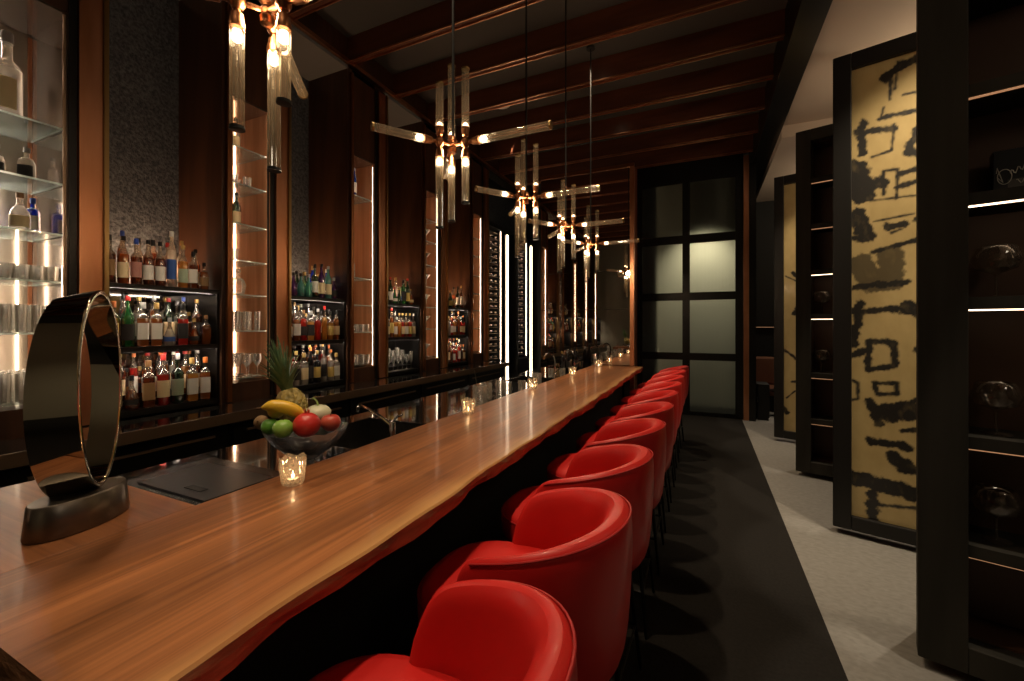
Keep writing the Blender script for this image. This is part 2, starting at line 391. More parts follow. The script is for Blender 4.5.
SH={ # body profile (r,z), cap z0,z1,r, label z0,z1,r, sq
 'round':([(.034,0),(.037,.004),(.037,.17),(.034,.195),(.020,.225),(.013,.245),(.013,.29)],(.285,.315,.0155),(.04,.14,.037),2.),
 'shouldered':([(.035,0),(.038,.004),(.038,.19),(.032,.205),(.014,.225),(.013,.285)],(.28,.318,.016),(.05,.155,.038),2.),
 'square':([(.034,0),(.038,.004),(.038,.18),(.033,.197),(.014,.212),(.0125,.25)],(.245,.285,.017),(.045,.15,.038),6.),
 'squat':([(.040,0),(.046,.008),(.047,.09),(.040,.13),(.018,.165),(.014,.185),(.014,.215)],(.212,.245,.018),(.03,.10,.047),2.),
 'decanter':([(.042,0),(.050,.02),(.046,.08),(.022,.14),(.013,.17),(.014,.20),(.017,.205)],(.204,.24,.016),(.035,.075,.049),2.),
 'slim':([(.028,0),(.030,.004),(.030,.20),(.026,.23),(.012,.27),(.011,.315)],(.31,.345,.0135),(.05,.17,.030),2.),
 'wine':([(.034,0),(.037,.004),(.037,.185),(.030,.215),(.015,.24),(.0135,.30)],(.262,.302,.0148),(.05,.14,.037),2.),
 'flask':([(.036,0),(.041,.006),(.041,.12),(.035,.145),(.013,.165),(.0125,.20)],(.195,.225,.016),(.03,.105,.041),4.),
}
CACHE={}
def bm_(kind, shape, key, fn):
    k=(kind,shape,key)
    if k not in CACHE: CACHE[k]=fn()
    return CACHE[k]
def body_mesh(pr,sq,c):
    m=MB().lathe(pr,16,sq); zf=max(p[1] for p in pr)*.66
    if c in ('amber','brown','golden','clear','red'):
        m.m=[1 if min(m.v[i][2] for i in f)>=zf*.97 else 0 for f in m.f]
    return m.mesh('bottle_body',[bmat(c),NECK],True)
NECK=thin_glass('empty_neck_glass',(.85,.78,.7),(.7,.6,.48),t=.70,g=.16,edge=.4)
def bottle(shape, c, lab, cap, loc, label, group, rz=-.42, s=1., sz=1., cat='bottle'):
    pr,cp,lb,sq=SH[shape]
    t=thing('liquor_bottle' if cat=='bottle' else cat,label,cat,loc,rz+random.uniform(-.25,.2),group); t.scale=(s,s,s*sz)
    link('bottle_body', bm_('b',shape,c,lambda:body_mesh(pr,sq,c)),t)
    link('bottle_cap', bm_('c',shape,cap,lambda:MB().lathe([(cp[2],cp[0]),(cp[2],cp[1]-.003),(cp[2]*.9,cp[1])],12).mesh('bottle_cap',mat('cap_'+cap,KC[cap],.35,.5 if cap in('gold','silver') else 0),True)),t)
    if lab: link('bottle_label', bm_('l',shape,lab,lambda:MB().lathe([(lb[2]+.0012,lb[0]),(lb[2]+.0012,lb[1])],10,sq,a0=-1.15,a1=1.15).mesh('bottle_label',mat('label_'+lab.replace(' ','_'),LC[lab],.6),True)),t)
    return t
def row(items, k, tier, rowname, x, z):
    y0=1.43+1.36*k; n=len(items); 
    tn=['top','middle','bottom'][tier]; SZ_=[1.2,1.14,1.14][tier]; top_=[9,T[0]-.04,T[1]-.04][tier]-z-.006
    for i,it in enumerate(items):
        sh,c,lb,cap=it[:4]; s=it[4] if len(it)>4 else 1.
        y=y0+.033+ (i+.5)*(.684/n)
        lab='%s %s bottle%s, %s from left, %s%s shelf, %s'%(c,sh,' with %s label'%lb if lb else '',ORD[i],rowname+', ' if rowname else '',tn,NICHE[k])
        s=min(s*1.06, (.684/n)/(2*max(r for r,_ in SH[sh][0])+.010))
        bottle(sh,c,lb,cap,(x+random.uniform(-.008,.008),y,z+.001),lab,'bottles in the %s'%NICHE[k],s=s,sz=min(SZ_,top_/(SH[sh][1][1]*s)))
# nearest niche as in the photo
row([('shouldered','brown','tan','black'),('round','amber','cream','black'),('shouldered','brown','pink','blue'),('round','brown','white','black'),('round','brown','white','black'),('slim','clear','blue','white'),('round','golden','mint','gold'),('square','brown','white','black',.92),('flask','amber','tan','black',.95)],0,0,'front row',XF-.12,T[0])
row([('round','brown','cream','black',.9),('slim','amber','white','blue',.9),('round','clear','cream','black',.9),('wine','brown','tan','black',.95),('round','brown','white','red',.9),('slim','clear','white','gold',.9),('round','amber','cream','black',.85)],0,0,'rear row',XF-.22,T[0])
row([('square','golden','yellow','orange'),('round','green','dark','red'),('square','amber','white','silver'),('square','amber','white','gold'),('decanter','clear','blue','silver'),('square','red','dark','black'),('decanter','amber','dark','gold'),('flask','amber',None,'wood')],0,1,'front row',XF-.085,T[1])
row([('round','green','dark','gold',.9),('slim','brown','white','black',.85),('round','clear','white','gold',.9),('slim','amber','cream','silver',.85),('round','olive','cream','red',.9),('slim','clear','blue','blue',.85),('round','brown','dark','gold',.9)],0,1,'rear row',XF-.205,T[1]+.03)
row([('flask','amber','tan','gold'),('decanter','brown','dark','black'),('square','brown','tan','wood'),('shouldered','red','cream','red'),('shouldered','olive','mint','silver'),('square','golden','white','gold'),('square','amber','white','orange')],0,2,'front row',XF-.085,T[2])
row([('round','red','white','orange'),('round','brown','cream','gold'),('slim','red','white','orange',.85),('round','amber','cream','red'),('round','brown','white','orange'),('slim','clear','cream','white',.9),('round','amber','cream','red'),('round','brown','tan','white')],0,2,'rear row',XF-.205,T[2]+.05)
rnd=random.Random(3)
def rrow(k,tier,n,cols,caps,rowname='',x=-.12,z=0,s=.9,shapes=('round','shouldered','square','slim','squat','wine','flask','decanter')):
    row([(rnd.choice(shapes),rnd.choice(cols),rnd.choice(list(LC)[:3]+['dark',None]),rnd.choice(caps),s+rnd.uniform(-.06,.06)) for _ in range(n)],k,tier,rowname,XF+x,T[tier]+z)
TALL=('round','shouldered','slim','wine','square')
rrow(1,0,8,['black','olive','teal','clear','teal','purple','blue'],['black','silver','black'],shapes=('round','shouldered','square','squat'))
rrow(1,1,8,['clear','olive','red','amber','golden'],['red','silver','black','wood'],'front row',-.085,s=.85,shapes=TALL)
rrow(1,1,7,['clear','amber','brown'],['gold','black'],'rear row',-.205,.03,s=.85)
rrow(1,2,8,['black','brown','clear','brown'],['black','gold','orange'],'front row',-.085,shapes=TALL)
rrow(1,2,8,['amber','brown','red'],['orange','gold','white'],'rear row',-.205,.05)
for k_ in (0,1,3):
    rrow(k_,2,8,['amber','brown','red','clear','amber'],['orange','gold','white','black','red'],'back row',-.325,.05)
for k_ in (0,1,2,3):
    rrow(k_,1,8,['amber','clear','brown','olive','clear'],['gold','white','black','silver'],'back row',-.325,.03)
for k_ in (1,2):
    rrow(k_,0,7,['olive','clear','brown','blue'],['black','silver','gold'],'rear row',-.23,0)
rrow(3,1,8,['amber','clear','red'],['gold','white'],'rear row',-.205,.03)
rrow(2,0,8,['olive','green','blue','red','amber','clear'],['black','red','gold','red'])
rrow(2,1,9,['golden','clear','red','amber','clear'],['red','white','black','gold'],'front row',-.085,shapes=('slim','round'))
rrow(2,1,7,['clear','amber'],['white','gold'],'rear row',-.205,.03)
rrow(3,0,6,['olive','green','brown','amber'],['black','gold'])
rrow(3,1,9,['clear','amber','golden','red'],['white','gold','orange'],'front row',-.085,shapes=TALL)
rrow(3,2,9,['amber','red','brown','clear'],['orange','gold','white'],'front row',-.085,shapes=TALL)
rrow(3,2,7,['amber','red','clear'],['orange','gold','white'],'rear row',-.205,.05)
NICHE.update({-1:'mirrored niche',-2:'farther mirrored niche'})
for k in (-1,-2):
    rrow(k,0,6,['amber','brown','clear','green'],['gold','black']); rrow(k,1,6,['amber','clear','red'],['gold','black'],'front row',-.085)

# ------------------------------------------------------------------ glassware
GL={'tumbler':[(.030,0),(.032,.004),(.036,.09),(.0345,.09),(.031,.012),(0,.012)],
    'highball_glass':[(.021,0),(.023,.004),(.026,.17),(.0245,.17),(.021,.014),(0,.014)],
    'stemmed_glass':[(.032,0),(.030,.003),(.004,.008),(.0035,.08),(.010,.09),(.030,.12),(.034,.15),(.030,.19),(.029,.19),(.033,.15),(.028,.122),(0,.095)],
    'martini_glass':[(.035,0),(.033,.003),(.004,.008),(.0035,.09),(.055,.155),(.0535,.155),(0,.093)],
    'champagne_flute':[(.030,0),(.028,.003),(.0035,.008),(.0035,.07),(.018,.10),(.024,.15),(.021,.22),(.020,.22),(.023,.15),(.016,.102),(0,.08)]}
def gmesh(kind):
    def f():
        m=MB(); m.cap=False; m.lathe(GL[kind],14 if kind!='tumbler' else 12); return m.mesh(kind,CRYSTAL,True)
    return bm_('g',kind,0,f)
CN={0:'the leftmost display case',1:'the second display case',2:'the third display case',3:'the fourth display case',4:'the farthest display case'}
def glass(kind, loc, label, group, s=1.):
    o=link(kind,gmesh(kind),None,loc); o.scale=(s,s,s); return tag(o,label,'glass',group)
def gl_rows(kind,k,shelf,ys,xs,z,s=1.):
    c0=.9+1.36*k; nm=kind.replace('_',' '); n=0
    rown=['front','middle','rear','back']
    for j,x in enumerate(xs):
        for i,y in enumerate(ys):
            lab='clear %s, %s from left, %s row, %s shelf of %s'%(nm if 'glass' in nm or 'flute' in nm or nm=='tumbler' else nm,ORD[i],rown[j],shelf,CN[k])
            glass(kind,(XF+x,c0+y,z+.001),lab,'%ss on a shelf of %s'%(nm,CN[k]),s)
Y4=[.04,.105,.17,.235,.30]
gl_rows('tumbler',0,'lower middle',Y4,[-.08,-.22,-.36],1.90)
gl_rows('highball_glass',0,'second lowest',Y4,[-.08,-.19,-.30,-.41],1.58)
gl_rows('highball_glass',0,'lowest',Y4,[-.08,-.19,-.30,-.41],1.165)
gl_rows('tumbler',1,'second highest',[.08,.2],[-.10,-.24,-.38],2.87)
gl_rows('tumbler',1,'middle',[.1],[-.14,-.26],2.20,1.15)
gl_rows('highball_glass',1,'second lowest',[.08,.18,.28],[-.08,-.20,-.32,-.43],1.58)
gl_rows('stemmed_glass',1,'lowest',[.08,.18,.28],[-.08,-.20,-.32,-.43],1.165,1.05)
gl_rows('tumbler',2,'second lowest',[.1,.2,.29],[-.08,-.2,-.32],1.55)
gl_rows('tumbler',2,'lowest',[.1,.2,.29],[-.08,-.2,-.32],1.165,1.2)
for z,nm in zip([2.87,2.52,2.20,1.90,1.58,1.165],['second highest','third highest','middle','lower middle','second lowest','lowest']):
    gl_rows('martini_glass',3,nm,[.2],[-.12,-.34],z,1.2)
    gl_rows('stemmed_glass',4,nm,[.2],[-.12,-.34],z)
# clear stemware on the lowest shelf of the third niche
for j,x in enumerate((-.10,-.20,-.30)):
    for i in range(7):
        z=T[2]+(.051 if j else .001)
        kd='stemmed_glass' if (i+j)%2 else 'champagne_flute'
        glass(kd,(XF+x-(.06 if j else 0),1.43+2.72+.09+i*.093,z),'clear %s, %s from left, %s row, bottom shelf of third niche'%(kd.replace('_',' '),ORD[i],['front','middle','rear'][j]),'stemware in the third niche',1.1)
# bottles in the cases
def cb(k,x,y,z,sh,c,lb,cap,label,s=1.,sz=1.):
    return bottle(sh,c,lb,cap,(XF+x,.9+1.36*k+y,z+.001),label,'bottles in the display cases',rz=-.6,s=s,sz=sz)
cb(0,-.30,.175,2.87,'shouldered','clear','cream','silver','oversized clear glass bottle on upper shelf of leftmost display case',1.75,1.05)
cb(0,-.20,.23,2.52,'flask','clear','dark','silver','small clear bottle with dark label, right one on shelf above blue bottle',.95)
cb(0,-.30,.13,2.52,'flask','clear','dark','silver','small clear bottle with dark label, middle of shelf above blue bottle',1.)
cb(0,-.16,.06,2.52,'flask','clear','dark','silver','small clear bottle with dark label, left one on shelf above blue bottle',1.)
cb(0,-.38,.28,2.52,'slim','clear',None,'silver','slender clear bottle in back corner of leftmost display case',.7)
cb(0,-.20,.20,2.20,'squat','clear','cream','wood','round clear bottle with cream label beside the blue bottle',1.)
cb(0,-.28,.28,2.20,'square','blue','white','blue','square cobalt blue bottle in the leftmost display case',.85)
cb(0,-.30,.06,2.20,'square','blue','dark','black','dark blue square bottle at left edge of photo',.85)
cb(1,-.20,.16,3.19,'round','clear','cream','black','clear bottle with cream label, top shelf of second display case',1.)
cb(1,-.22,.18,2.52,'round','olive','cream','black','dark green bottle with cream label, second display case',1.)
cb(1,-.42,.22,2.52,'round','red','red','red','red bottle at back of second display case',1.)
t=thing('crystal_decanter','cut crystal decanter with stopper standing alone in second display case','decanter',(XF-.2,2.26+.18,1.901))
MB().lathe([(.04,0),(.055,.02),(.068,.09),(.05,.14),(.02,.165),(.018,.185),(.026,.19)],9).obj('decanter_body',CRYSTAL,t)
MB().lathe([(.012,.19),(.026,.215),(.018,.24),(0,.245)],8).obj('stopper',CRYSTAL,t)
cb(2,-.12,.14,3.15,'slim','blue','white','silver','slim blue bottle on top shelf of third display case',1.)
cb(2,-.30,.2,3.15,'round','blue','white','black','round blue bottle behind on top shelf of third display case',1.)
cb(2,-.16,.16,2.19,'slim','clear',None,'silver','slim clear bottle on middle shelf of third display case',.8)

# ------------------------------------------------------------------ wine cabinets beyond the cases
def wine_bottle_mesh():
    M=Matrix.Rotation(PI/2,4,'Y')
    b=MB().lathe([(0,0),(.034,.002),(.037,.006),(.037,.185),(.030,.215),(.015,.24),(.0135,.27)],12,M=M).mesh('bottle_body',mat('dark_wine_glass',(.02,.02,.012),.08,coat=.5),True)
    c=MB().lathe([(.0148,.27),(.0148,.305),(0,.307)],10,M=M).mesh('foil_cap',mat('foil',(.7,.5,.38),.35,.4),True)
    return b,c
wb,wc=wine_bottle_mesh()
def wine_cab(y0,w,ncol,label,nm):
    t=thing('wine_cabinet',label,'wine cabinet',(XF,y0,0),0,'lit wine cabinets past the display wall')
    MB().box(-.5,-.0,-.04,0,.0,3.6).box(-.5,0,w,w+.04,0,3.6).box(-.5,0,0,w,3.52,3.6).box(-.5,0,0,w,0,.9).obj('cabinet_body',BLACK,t)
    MB().box(-.52,-.5,-.04,w+.04,0,3.6).obj('back_panel',DMIRROR,t)
    MB().box(-.46,-.44,w-.03,w-.012,.95,3.5).obj('light_strip',LED,t)
    MB().box(-.07,-.05,.0,.008,.95,3.5).obj('light_strip',LEDHOT,t)  # unseen extra strip, added to brighten the bottles
    MB().box(-.03,-.022,w-.007,w-.001,.95,3.5).obj('light_strip',LED,t)
    rk=MB()
    n=20
    for i in range(n+1): 
        z=.98+i*.124; rk.box(-.42,-.08,0,w,z-.006,z)
    rk.obj('bottle_rack',BRONZE,t)
    for i in range(n):
        for j in range(ncol):
            z=.98+i*.124+.039; y=y0+(j+.5)*w/ncol
            r=thing('wine_bottle','wine bottle lying on its side, %s row up, %s column, %s'%(ORD[i],ORD[j],nm),'wine bottle',(XF-.38,y,z),0,'wine bottles racked in the %s'%nm)
            link('bottle_body',wb,r); link('foil_cap',wc,r)
wine_cab(6.92,.60,3,'tall lit wine cabinet full of lying bottles, next to the display cases','near wine cabinet')
wine_cab(8.35,.50,2,'tall lit wine cabinet partly hidden, behind the bright light column','far wine cabinet')
for y,l in ((7.80,'brightest tall white light column beyond the wine cabinet'),(9.10,'second tall white light column, just left of the mirror')):
    t=thing('light_column',l,'light',(XF,y,0),0,'tall light columns')
    MB().box(-.06,-.02,-.08,.1,0,3.55).obj('column_housing',BLACK,t)
    MB().box(-.02,0,-.026,.026,.25,3.48).obj('light_tube',LED,t)

# ------------------------------------------------------------------ back counter
t=thing('back_counter','long black back bar counter with bronze edge running under the bottle niches','counter',(0,0,0))
MB().box(XF+.057,-3.2,-3.4,6.85,.90,.972).obj('counter_top',GRANITE,t)
MB().box(-3.199,-3.185,-3.4,6.85,.90,.974).obj('counter_edge',BRONZE,t)
MB().box(XF+.057,-3.3,-3.4,6.85,0,.899).obj('counter_body',BLACK,t)
for i in range(7):
    y=-1.5+i*1.18
    d=MB().box(-3.299,-3.28,y,y+1.14,.12,.87).obj('cabinet_door',BLACK,t)
    MB().box(-3.279,-3.262,y+.1,y+1.04,.80,.815).obj('door_handle',BRONZE,d)

# ------------------------------------------------------------------ bar counter
t=thing('bar_counter','long live-edge wooden bar counter with black front running down the room','bar counter',(0,0,0))
rn=random.Random(5)
ys=[.3+i*(6.13-.3)/90 for i in range(91)]
def edge(y,ph=0): return -.785+.006*math.sin(y*2.1+ph)+.005*math.sin(y*6.3+1)+.004*math.sin(y*15+2)
top=[[(-1.47,y,BARZ),(-1.2,y,BARZ),(edge(y)-.012,y,BARZ)] for y in ys]
m=MB(); rows=[]
for y in ys:
    e=edge(y); e2=e-.018-.010*math.sin(y*9+1.3)-.006*math.sin(y*23)
    rows.append([(-1.47,y,BARZ-.065),(-1.47,y,BARZ),(-1.2,y,BARZ),(e-.006,y,BARZ),(e,y,BARZ-.006),(e+.004*math.sin(y*31),y,BARZ-.025),(e2,y,BARZ-.065)])
n=len(rows[0]); m.grid(rows,0)
# material: the lower edge strips are bark
m.m=[ (1 if i>=4 else 0) for j in range(len(rows)-1) for i in range(n-1)]
o=len(m.v)-len(rows)*n
m.f.append(tuple(range(n-1,-1,-1))); m.m.append(1); m.f.append(tuple((len(rows)-1)*n+i for i in range(n))); m.m.append(1)
for j in range(len(rows)-1):
    m.f.append((j*n,(j+1)*n,(j+1)*n+n-1,j*n+n-1)); m.m.append(1)
m.obj('wood_slab',[WOOD,BARK],t)
MB().box(-2.26,-1.472,.3,.80,BARZ-.065,BARZ-.001).obj('return_slab',WOODX,t,bevel=.004)
MB().box(-1.44,-1.06,.36,6.1,.0,BARZ-.066).obj('bar_front',BLACK,t)
MB().box(-1.059,-1.045,.36,6.1,.02,.14).obj('kick_rail',BRONZE,t)
MB().box(-2.22,-1.441,.36,.76,0,BARZ-.066).obj('return_base',BLACK,t)
# work top behind the bar
w=thing('work_counter','polished black work counter behind the bar reflecting the bottles','counter',(0,0,0))
m=MB()
zt=.985
SK=(-2.12,-1.62,1.62,2.25)
def ring_top(x0,x1,y0,y1,holes):
    ycut=sorted([y0,y1]+[h[2] for h in holes]+[h[3] for h in holes])
    for a,b_ in zip(ycut[:-1],ycut[1:]):
        h=[h for h in holes if h[2]<=a+1e-6 and h[3]>=b_-1e-6]
        if h: m.box(x0,h[0][0],a,b_,zt-.03,zt); m.box(h[0][1],x1,a,b_,zt-.03,zt)
        else: m.box(x0,x1,a,b_,zt-.03,zt)
SK2=(-2.12,-1.62,4.35,4.9)
ring_top(-2.27,-1.475,.803,6.1,[SK,SK2])
m.obj('stone_top',GRANITE,w)
for s in (SK,SK2):
    b=MB(); x0,x1,y0,y1=s
    b.box(x0,x1,y0,y1,zt-.22,zt-.21).box(x0,x0+.012,y0,y1,zt-.21,zt-.001).box(x1-.012,x1,y0,y1,zt-.21,zt-.001).box(x0,x1,y0,y0+.012,zt-.21,zt-.001).box(x0,x1,y1-.012,y1,zt-.21,zt-.001)
    b.obj('sink_basin',mat('sink_steel',(.22,.21,.2),.25,1.),w)
MB().box(-2.22,-1.475,.803,6.1,.1,.75).box(-2.22,-2.2,.803,6.1,.75,zt-.031).box(-1.49,-1.475,.803,6.1,.75,zt-.031).obj('work_base',BLACK,w)
MB().tube([(-2.27,.95,.93),(-2.34,.97,.93),(-2.34,6.0,.93),(-2.27,6.02,.93)],.012).obj('towel_rail',COPPERD,w,True)
# flush ice well lid
t=thing('ice_well_lid','flat black ice well lid with slot handle set beside the wooden bar corner','lid',(-1.83,1.03,zt+.001))
MB().box(-.30,.30,-.2,.2,0,.008).obj('lid_plate',mat('satin_black_lid',(.012,.012,.013),.25),t)
MB().box(-.22,.22,-.13,.13,.0085,.014).obj('lid_panel',mat('satin_black_panel',(.009,.009,.01),.3),t)
MB().box(.02,.12,-.09,-.06,.0145,.017).obj('slot_handle',BLACKM,t)

def faucet(loc,rz,label,kind):
    t=thing('faucet',label,'faucet',loc,rz,'faucets behind the bar')
    MB().lathe([(.026,0),(.026,.008),(.018,.012),(.017,.10),(.014,.105)],16).obj('faucet_body',CHROME,t,True)
    if kind==0: pts=[(0,0,.08),(-.06,0,.115),(-.16,.0,.155),(-.235,0,.175),(-.25,0,.165),(-.255,0,.14)]
    else: pts=[(0,0,.1),(0,0,.24),(-.02,0,.29),(-.07,0,.32),(-.12,0,.30),(-.14,0,.25)]
    MB().tube(pts,.010).obj('spout',CHROME,t,True)
    MB().tube([(0,0,.10),(.03,0,.135),(.07,0,.15)],[.010,.007,.005]).obj('lever_handle',CHROME,t,True)
faucet((-1.57,1.84,zt),0,'chrome faucet with slanted spout over the nearer sink',0)
faucet((-1.56,4.6,zt),0,'chrome gooseneck faucet over the farther sink',1)
faucet((-1.58,5.45,zt),.3,'chrome gooseneck faucet nearest the mirror screen',1)

def glass_vessel(loc,r,h,label,spoon,name='mixing_glass'):
    t=thing(name,label,'glass',loc)
    m=MB(); m.cap=False; m.lathe([(r*.85,0),(r,.006),(r,h),(r*.95,h),(r*.93,.012),(0,.012)],16).obj('glass_body',CRYSTAL,t,True)
    ml=MB()
    for j in range(5):
        for i in range(12):
            a=2*PI*(i+.5*(j%2))/12; z=h*(.15+.17*j); d=.004
            c=Vector(((r+.001)*math.cos(a),(r+.001)*math.sin(a),z)); tg=Vector((-math.sin(a),math.cos(a),0))
            ml.add([c+tg*r*.2,c-tg*r*.2,c+Vector((0,0,h*.075)),c-Vector((0,0,h*.075)),c*1.0+Vector((math.cos(a),math.sin(a),0))*d],[(0,2,4),(2,1,4),(1,3,4),(3,0,4)])
    ml.obj('cut_pattern',CRYSTAL,t)
    return t
glass_vessel((-1.66,3.0,zt),.058,.15,'tall cut crystal mixing glass with bar spoon behind the second candle',True)
t=thing('bar_spoon','thin chrome bar spoon leaning up out of the cut mixing glass','spoon',(-1.66,3.0,zt+.015))
MB().tube([(.0,.0,.0),(-.05,.03,.16),(-.075,.045,.25)],.0028,6).obj('spoon_handle',CHROME,t,True); MB().lathe([(0,-.002),(.011,.002),(.012,.006)],10).obj('spoon_bowl',CHROME,t,True)
glass_vessel((-1.72,3.22,zt),.05,.14,'second cut crystal mixing glass behind the one holding a spoon',False)
glass_vessel((-1.60,4.12,zt),.05,.14,'cut crystal mixing glass standing near the farther sink',False)
for i,(x,y,hh) in enumerate([(-1.75,5.7,1.),(-1.66,5.78,1.1),(-1.86,5.8,.9)]):
    bottle('wine','black','dark',['silver','black','gold'][i],(x,y,zt+.001),'black bottle on work counter before the mirror, %s of three'%['leftmost','rightmost','farthest'][[1,1,0][i] if i!=2 else 2] if False else ['black silver-capped bottle on work counter before the mirror','tall black bottle with black cap on work counter before the mirror','short black gold-capped bottle on work counter before the mirror'][i],'black bottles before the mirror',s=hh)
# bar tools and jars further along the work counter
for i,(x,y) in enumerate([(-1.70,3.62),(-1.82,3.7),(-1.62,3.78),(-1.75,5.0),(-1.63,5.1)]):
    glass('tumbler',(x,y,zt+.001),'clear tumbler on the work counter, %s from the camera'%ORD[i],'tumblers on the work counter',1.1)

# ------------------------------------------------------------------ candles
MERC=thin_glass('mercury_glass',body=(.85,.74,.58),t=.66,g=.30,rough=.06,edge=.25)
def candle(x,y,i,s=1.):
    near=['nearest the camera beside the fruit bowl','second nearest on the bar','in the middle of the row','second from the far end','at the far end of the bar'][i]
    t=thing('candle_holder','mercury glass votive holder glowing, '+near,'candle holder',(x,y,BARZ+.0005),i*.7,'votive holders along the bar'); t.scale=(s,s,s)
    n=32; prof=[(.032,0),(.036,.004),(.041,.045),(.043,.085)]
    rows=[]
    for r,z in prof+[(.0445,.096)]:
        rows.append([((r+.0016*math.sin(16*2*PI*k/n+z*90))*math.cos(2*PI*k/n),(r+.0016*math.sin(16*2*PI*k/n+z*90))*math.sin(2*PI*k/n),z+(0 if z<.09 else .006*math.sin(5*2*PI*k/n))) for k in range(n)])
    m=MB().grid(rows,0,True); m.f.append(tuple(reversed(range(n)))); m.m.append(0)
    ml=m
    for j in range(6):
        for q in range(14):
            a=2*PI*(q+.5*(j%2))/14; z=.012+j*.013; r=.0345+.009*z/.09+.0012
            c=Vector((r*math.cos(a),r*math.sin(a),z)); tg=Vector((-math.sin(a),math.cos(a),0))
            ml.add([c+tg*.006,c-tg*.006,c+Vector((0,0,.0065)),c-Vector((0,0,.0065)),c+Vector((math.cos(a),math.sin(a),0))*.003],[(0,2,4),(2,1,4),(1,3,4),(3,0,4)])
    ml.obj('holder_glass',MERC,t)
    c=thing('tealight','white tealight burning inside the votive holder '+near,'candle',(x,y,BARZ+.0045),0,'tealights in the votive holders')
    MB().lathe([(.019,0),(.019,.016),(.003,.014)],16).obj('wax',WAX,c,True)
    MB().lathe([(0,.016),(.005,.023),(.0045,.03),(0,.044)],10).obj('flame',FLAME,c,True)
CP=[(-1.35,1.05),(-1.39,2.36),(-1.41,3.53),(-1.37,4.66),(-1.33,5.82)]
for i,(x,y) in enumerate(CP): candle(x,y,i)

# ------------------------------------------------------------------ sculpture
t=thing('ring_sculpture','dark mirror-polished metal ring sculpture on an oval base at the bar corner','sculpture',(-1.648,.588,BARZ+.0005),0)
ax=math.atan2(.92,-.36)
def oval(a,b,z,n=40,dx=0): 
    return [(dx+a*math.cos(q)*math.cos(ax)-b*math.sin(q)*math.sin(ax), a*math.cos(q)*math.sin(ax)+b*math.sin(q)*math.cos(ax), z) for q in [2*PI*i/n for i in range(n)]]
m=MB().grid([oval(.128,.074,0),oval(.130,.076,.004),oval(.122,.068,.086),oval(.118,.064,.09)],0,True)
m.f.append(tuple(reversed(range(40)))); m.m.append(0); m.f.append(tuple(120+i for i in range(40))); m.m.append(0)
m.obj('oval_base',PEWTER,t,True)
vd=Vector((-.94,.34,0)); rr=Vector((.34,.94,0))
an=R(27); p=(vd*math.cos(an)+rr*math.sin(an)).normalized(); a_=Vector((p.y,-p.x,0)); a_= a_ if a_.dot(rr)>0 else -a_
n=72; rows=[]
cz=.373; 
for i in range(n+1):
    q=2*PI*i/n
    d=p*math.cos(q)*(.122)+Vector((0,0,1))*math.sin(q)*.285
    ctr=Vector((-.012,.02,cz))+d-a_*(.012)
    nr=(p*math.cos(q)/.122+Vector((0,0,1))*math.sin(q)/.285).normalized()
    wd=.047-.010*math.cos(q)     # wider on the near side (cos<0)
    tw=.25*math.sin(q)
    aa=(a_*math.cos(tw)+nr*math.sin(tw)).normalized(); n2=(nr*math.cos(tw)-a_*math.sin(tw)).normalized()
    th=.007
    rows.append([tuple(ctr+aa*sx_*wd+n2*sz_*th) for sx_,sz_ in ((-1,-.6),(-.97,-1),(.97,-1),(1,-.6),(1,.6),(.97,1),(-.97,1),(-1,.6))])
MB().grid(rows[:-1]+[rows[0]],0,True).obj('metal_ring',DCHROME,t,True)

# ------------------------------------------------------------------ fruit bowl
bx,by,bz=-1.62,1.35,zt+.001
t=thing('fruit_bowl','footed cut glass bowl of fruit on the black work counter','bowl',(bx,by,bz))
n=48; prof=[(.058,0),(.05,.008),(.03,.02),(.034,.035),(.09,.07),(.135,.115),(.165,.155),(.172,.172),(.167,.172),(.130,.12),(.085,.077),(0,.06)]
rows=[]
for r,z in prof:
    rows.append([((r*(1+.035*math.cos(12*2*PI*k/n)*(z>.06)))*math.cos(2*PI*k/n), (r*(1+.035*math.cos(12*2*PI*k/n)*(z>.06)))*math.sin(2*PI*k/n), z+.006*math.cos(12*2*PI*k/n)*(r>.16)) for k in range(n)])
MB().grid(rows,0,True).obj('bowl_glass',thin_glass('smoked_bowl_glass',(.5,.5,.52),(.30,.32,.36),t=.45,g=.16),t,True)
def fmat(name,c1,c2,sc=8,rough=.35,**k):
    m=mat(name,c1,rough,coat=.25); noise_col(m,c1,c2,(1,1,1),5,sc,.3,.7,**k); return m
def ball(r,sq=1.,dim=.12,n=20,m_=14):
    pr=[]
    for j in range(m_+1):
        a=-PI/2+PI*j/m_; rr_=r*math.cos(a); z=r*sq*math.sin(a)
        if j>m_*.7: z-=dim*r*math.exp(-(rr_/(r*.35))**2)
        pr.append((max(rr_,0 if j in(0,m_) else 1e-4),z))
    return pr
G_='fruit in the glass bowl'
def fruit(name,label,cat,loc,pr,m,parts=(),rot=(0,0,0)):
    o=thing(name,label,cat,loc,0,G_); o.rotation_euler=rot
    MB().lathe(pr,24).obj('flesh' if name!='pineapple' else 'rind',m,o,True)
    return o
o=fruit('pomegranate','large bright red pomegranate with crown, front of the fruit bowl','fruit',(-1.544,1.285,1.194),ball(.056,.95,0),fmat('pomegranate_skin',(.42,.012,.015),(.60,.04,.03)))
m=MB()
for i in range(6):
    a=i*PI/3; m.add([(.011*math.cos(a-.5),.011*math.sin(a-.5),.052),(.011*math.cos(a+.5),.011*math.sin(a+.5),.052),(.017*math.cos(a),.017*math.sin(a),.074),(.007*math.cos(a),.007*math.sin(a),.054)],[(0,1,2),(0,2,3),(1,3,2)])
m.obj('crown',fmat('pom_crown',(.4,.05,.03),(.5,.15,.06)),o)
